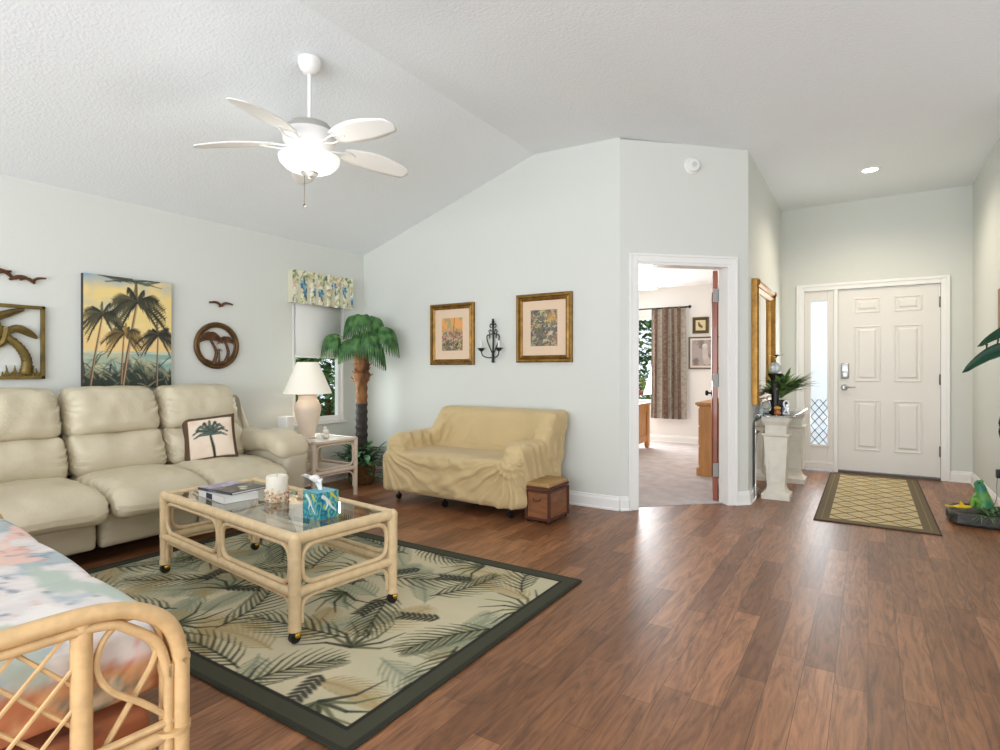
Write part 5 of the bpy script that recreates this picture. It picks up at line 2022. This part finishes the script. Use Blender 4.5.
leaf_obj((-.14, .02, 1.27), (-.50, .02, 1.18), .050, .05, 1.15, .06)
leaf_obj((-.10, -.02, 1.41), (-.42, .04, 1.34), .046, .04, 1.0, .04)
leaf_obj((.05, .05, 1.30), (.30, .15, 1.25), .07, .06, .2)
leaf_obj((.04, -.05, 1.22), (.12, -.32, 1.15), .07, .08, .2)
leaf_obj((-.01, -.04, 1.10), (.24, -.18, 1.0), .065, .08, .2)
leaf_obj((.0, .02, 1.34), (.10, .16, 1.52), .06, .02, .1)

ft = thing('stone_fountain', 'dark slate tabletop fountain basin standing on the entry floor', 'fountain', (.755, 5.60, 0))
m = MB()
pts = [(-.235, -.16), (-.20, -.235), (.0, -.26), (.10, -.25), (.11, .22), (-.05, .26), (-.19, .20), (-.25, .02)]
nring = len(pts)
vs = []
rings = [(.92, .0), (1.0, .02), (1.0, .075), (.96, .088), (.86, .090), (.80, .07)]
for sc, z in rings:
    for k, (x, y) in enumerate(pts):
        jt = 1 + .02 * math.sin(k * 5 + z * 90)
        vs.append((x * sc * jt, y * sc * jt, z))
fs = [tuple(range(nring))[::-1], tuple((len(rings) - 1) * nring + k for k in range(nring))]
for r_i in range(len(rings) - 1):
    for k in range(nring):
        k2 = (k + 1) % nring
        fs.append((r_i * nring + k, r_i * nring + k2, (r_i + 1) * nring + k2, (r_i + 1) * nring + k))
m.add(vs, fs).build('slate_basin', M_slate, ft, smooth=False)
m = MB()
for k in range(34):
    a = rng.uniform(0, 2 * PI)
    leafy(m, (.04 + rng.uniform(-.08, .03), rng.uniform(-.2, .15), .085), rng.uniform(.06, .15), rng.uniform(.006, .014), a, rng.uniform(.2, 1.1), .7, 4)
for k in range(8):
    leafy(m, (-.02 + rng.uniform(-.05, .05), -.21, .08), rng.uniform(.10, .18), .005, -PI / 2 - rng.uniform(-.6, .9), .35, .8, 6)
m.build('foliage', mat('water_plant', rgb(78, 120, 70), .5, vary=.5, vscale=20), ft, angle=180)
fg_ = thing('fish_ornament', 'yellow fish ornament lying on the rim of the slate fountain', 'ornament', (.605, 5.57, .091), .3)
m = MB()
m.ball((0, 0, .014), .055, 14, 8, (1.15, .5, .25))
m.add([(-.055, 0, .016), (-.10, -.032, .022), (-.088, 0, .016), (-.10, .032, .022), (-.055, 0, .006), (-.10, -.032, .008), (-.088, 0, .006), (-.10, .032, .008)], [(0, 1, 2), (0, 2, 3), (4, 6, 5), (4, 7, 6), (1, 5, 6, 2), (2, 6, 7, 3), (0, 4, 5, 1), (0, 3, 7, 4)])
m.add([(-.02, -.003, .022), (.02, -.003, .022), (-.012, -.003, .06), (-.02, .003, .022), (.02, .003, .022), (-.012, .003, .06)], [(0, 1, 2), (3, 5, 4), (0, 2, 5, 3), (1, 4, 5, 2), (0, 3, 4, 1)])
for sg in (-1, 1):
    m.add([(.0, sg * .022, .012), (-.01, sg * .065, .016), (.03, sg * .026, .010), (0, sg * .022, .018), (-.01, sg * .065, .02), (.03, sg * .026, .016)], [(0, 1, 2), (3, 5, 4), (0, 3, 4, 1), (1, 4, 5, 2)])
m.build('fish_body', M_yellow, fg_)
fo = thing('frog_ornament', 'upright green and teal frog ornament sitting in the fountain', 'ornament', (.745, 5.64, .0905), 2.6)
m = MB()
m.tube(smooth_path([(0, 0, .005), (.008, 0, .06), (.022, 0, .13), (.035, 0, .175), (.065, 0, .185)], 4), [.055, .058, .060, .058, .055, .050, .047, .044, .040, .038, .036, .036, .034, .032, .028, .022, .012], 14)
for sg in (-1, 1):
    m.ball((.03, sg * .022, .205), .014, 10, 8)
    m.tube(smooth_path([(.0, sg * .04, .05), (.04, sg * .065, .075), (.05, sg * .07, .02), (.085, sg * .065, .006)], 4), [.024, .022, .019, .018, .016, .015, .014, .013, .012, .012, .011, .011, .010], 8)
    m.tube(smooth_path([(.03, sg * .035, .12), (.06, sg * .045, .07), (.07, sg * .035, .02)], 4), .010, 8)
m.build('frog_body', M_frog, fo)
hg = thing('iron_wall_ornament', 'small black iron ornament low on the entry wall beside the plant', 'wall ornament', (XE1, 5.93, .64), -PI / 2)
m = MB()
for zz in (.02, .09):
    m.tube([(.03 * math.cos(t) , -.012, zz + .03 * math.sin(t)) for t in np.linspace(0, 2 * PI, 17)[:-1]], .008, 6, closed=True)
    m.ball((0, -.012, zz), .014, 8, 6)
m.tube([(0, -.012, -.03), (0, -.012, .14)], .006, 6)
m.tube([(0, -.012, .05), (0, 0, .05)], .005, 6)
m.build('ornament_body', M_black, hg)

# ================================================================ BEDROOM things
ctn = thing('curtain', 'brown and grey striped curtain hanging at the bedroom window, clear of the carpet', 'curtain', (-2.63, 8.93, 0))
cv = Canvas(.56, 1.74, .006, rgb(104, 82, 68))
st_ = np.sin(cv.X * 2 * PI / .127 + .4 + 1.2 * np.sin(cv.X * 17))
cv.blend(np.clip(st_ * 2, 0, 1), rgb(176, 170, 158))
cv.blend(np.clip((-st_ - .80) * 5, 0, 1), rgb(84, 54, 42))
cv.blend(np.clip((fbm(cv.X * 34, cv.Y * 60, 0, 33) - .5) * 8, 0, 1) * .55, rgb(138, 118, 100))
panel(cv, 'curtain_cloth', M_attr_cloth, ctn, lambda X, Z: np.stack([(X - .28) * (1 - .03 * Z), .045 * np.sin(X * 2 * PI / .127 + 1.2 * np.sin(X * 17)) * (.6 + .4 * (1 - Z / 1.74)) + .01 * np.sin(X * 31 + Z * 3), Z + .385], 1))
rd = thing('curtain_rod', 'dark curtain rod above the bedroom window', 'curtain rod', (-3.6, 8.96, 2.125))
m = MB()
m.tube([(-1.2, -.03, 0), (1.29, -.03, 0)], .012, 8)
m.build('rod', M_iron, rd)
for xx in (-1.2, 1.30):
    MB().ball((xx, -.03, 0), .026, 10, 8).build('finial', M_iron, rd)
m = MB()
m.tube([(1.22, -.03, 0), (1.22, .088, 0)], .007, 6)
m.build('bracket', M_iron, rd)


def bwart(seed, kind):
    def f(w, h):
        if kind == 0:
            c = Canvas(w, h, .005, rgb(214, 196, 150))
            c.ell(w * .4, h * .5, w * .16, h * .22, rgb(70, 60, 44), .9, .4)
            c.ell(w * .6, h * .35, w * .14, h * .16, rgb(96, 84, 60), .9, .2)
            c.ell(w * .3, h * .75, w * .10, h * .09, rgb(90, 74, 50))
        else:
            c = Canvas(w, h, .005, rgb(168, 156, 152))
            c.blend(np.clip((fbm(c.X * 14, c.Y * 14, 0, seed) - .5) * 5, 0, 1), rgb(126, 112, 108))
            c.ell(w * .5, h * .76, w * .10, h * .10, rgb(216, 208, 202))
            c.path([(w * .5, h * .7), (w * .52, h * .35), (w * .6, h * .15)], .035, .05, rgb(198, 188, 182), .8)
        return c
    return f


framed('framed_print', 'small dark framed animal picture on the bedroom wall above the larger one', -2.285, -2.045, 1.715, 1.965, bwart(2, 0), mat('dark_gold_frame', rgb(88, 76, 44), .5), M_mat_board, .006, .045, 9.05)
framed('framed_print', 'larger pale framed figure drawing on the bedroom wall beside the curtain', -2.345, -1.86, 1.165, 1.662, bwart(6, 1), mat('grey_frame', rgb(120, 104, 92), .5), mat('pale_mat', rgb(226, 216, 204), .8), .03, .022, 9.05)
framed('framed_print', 'orange and dark picture glimpsed past the bedroom door edge', -1.62, -1.10, 1.14, 1.92, tropic(14, True), mat('orange_frame', rgb(206, 150, 90), .5), mat('orange_mat', rgb(226, 176, 116), .8), .03, .03, 9.05)

dr = thing('pine_dresser', 'honey pine chest of drawers against the bedroom wall behind the door', 'dresser', (-1.30, 6.80, 0))
m = MB()
m.box(-.24, .25, -.44, .44, .07, .77)
m.build('carcass', M_pine, dr, smooth=False, bevel=.004)
m = MB().box(-.275, .26, -.47, .47, .77, .80).box(-.262, .255, -.455, .455, .755, .77)
m.build('top', M_pine, dr, smooth=False, bevel=.006)
m = MB().box(-.265, .25, -.46, .46, 0, .09)
m.build('plinth', M_pine, dr, smooth=False, bevel=.006)
for z0_, z1_ in ((.11, .31), (.33, .53), (.55, .73)):
    d_ = MB().box(-.255, -.24, -.41, .41, z0_, z1_).build('drawer', M_pine, dr, smooth=False, bevel=.004)
    for yy in (-.22, .22):
        MB().ball((-.272, yy, (z0_ + z1_) / 2), .018, 10, 8).build('knob', M_iron, d_)

bd_ = thing('bed', 'pine bed with panelled footboard and striped cover seen in the bedroom', 'bed', (-3.66, 7.55, 0))
m = MB()
m.box(.90, .95, -.72, -.62, .03, .66).box(.90, .95, .62, .72, .03, .66).box(.91, .94, -.62, .62, .54, .64).box(.91, .94, -.62, .62, .10, .20)
m.box(.89, .96, -.74, .74, .64, .67)
m.box(.91, .94, -.05, .05, .2, .54)
m.box(.918, .93, -.62, .62, .2, .54)
m.build('footboard', M_pine, bd_, smooth=False, bevel=.004)
m = MB().box(-.98, .90, -.70, -.66, .2, .34).box(-.98, .90, .66, .70, .2, .34).box(-1.02, -.98, -.72, .72, 0, 1.05)
m.build('bed_frame', M_pine, bd_, smooth=False, bevel=.004)
cv = Canvas(1.86, 1.32, .02, rgb(206, 198, 186))
cv.blend(np.clip(np.sin(cv.X * 46) * 3, 0, 1), rgb(110, 104, 104))
panel(cv, 'bed_cover', M_attr_cloth, bd_, lambda X, Z: np.stack([X - .97, Z - .66, .66 - .10 * np.clip(np.abs(Z - .66) / .66, 0, 1) ** 6 + .01 * np.sin(X * 9)], 1))
MB().rbox((1.84, 1.28, .30), (-.05, 0, .46), .05, 3).build('mattress', M_paper, bd_)
for yy in (-.67, .67):
    MB().box(.905, .945, yy - .03, yy + .03, 0, .03).build('foot', M_pine, bd_, smooth=False)

# ================================================================ OUTSIDE, seen through the windows
struct('lawn', MB().box(-14, 4, 9.3, 26, -.22, -.20), mat('lawn_grass', rgb(120, 150, 80), .9, vary=.3, vscale=6))
struct('lawn_side', MB().box(-12, -4.85, -3, 9.2, -.22, -.20), MATS['lawn_grass'])
struct('driveway', MB().box(-9.6, -6.4, 12.5, 20, -.20, -.185), mat('pale_concrete', rgb(200, 198, 192), .9))
M_hedge = mat('hedge_leaf', rgb(128, 164, 90), .6, vary=.6, vscale=5, col2=rgb(54, 90, 48))


def bush(name, label, cat, loc, r, n, ls_, m_=None, flower=None):
    t = thing(name, label, cat, loc)
    m = MB()
    c0 = []
    for k in range(n):
        v = Vector(rng.normal(size=3)).normalized() * (rng.uniform(.55, 1) ** .5)
        p = (v.x * r[0], v.y * r[1], max(.05, r[2] + v.z * r[2]))
        a, e = rng.uniform(0, 2 * PI), rng.uniform(-.3, 1.2)
        leafy(m, p, ls_ * rng.uniform(.7, 1.3), ls_ * .26, a, e, .5, 2)
    m.build('foliage', m_ or M_hedge, t, angle=180)
    m = MB()
    m.tube([(0, 0, 0), (.02, .02, r[2])], [.05, .03], 8)
    m.build('stem', M_fibre, t)
    if flower:
        m = MB()
        for x, y, z in flower:
            for k in range(6):
                a = k * PI / 3
                m.ball((x + .04 * math.cos(a), y + .02 * math.sin(a), z + .04 * math.sin(a)), .035, 8, 6)
        m.build('red_flower', mat('red_petal', rgb(206, 50, 60), .5), t)
    return t


bush('garden_shrub', 'leafy green shrub outside the corner window', 'shrub', (-5.75, 4.85, -.2), (.55, .62, .98), 2600, .13)
bush('garden_shrub', 'dense green shrub beyond the fan palm window, farther from the glass', 'shrub', (-7.6, 6.4, -.2), (.9, 1.0, 1.35), 2200, .18)
bush('garden_tree', 'broad green tree beyond the bedroom window', 'tree', (-4.9, 13.0, -.2), (1.9, 1.2, 1.5), 3800, .22)
bush('flowering_shrub', 'pale shrub with red flowers outside the bedroom window', 'shrub', (-3.66, 10.35, -.2), (.32, .3, .62), 420, .16, mat('pale_leaf', rgb(176, 186, 110), .6, vary=.4, vscale=6), [(.0, -.2, 1.0), (.10, -.2, .92), (-.06, -.22, .90)])
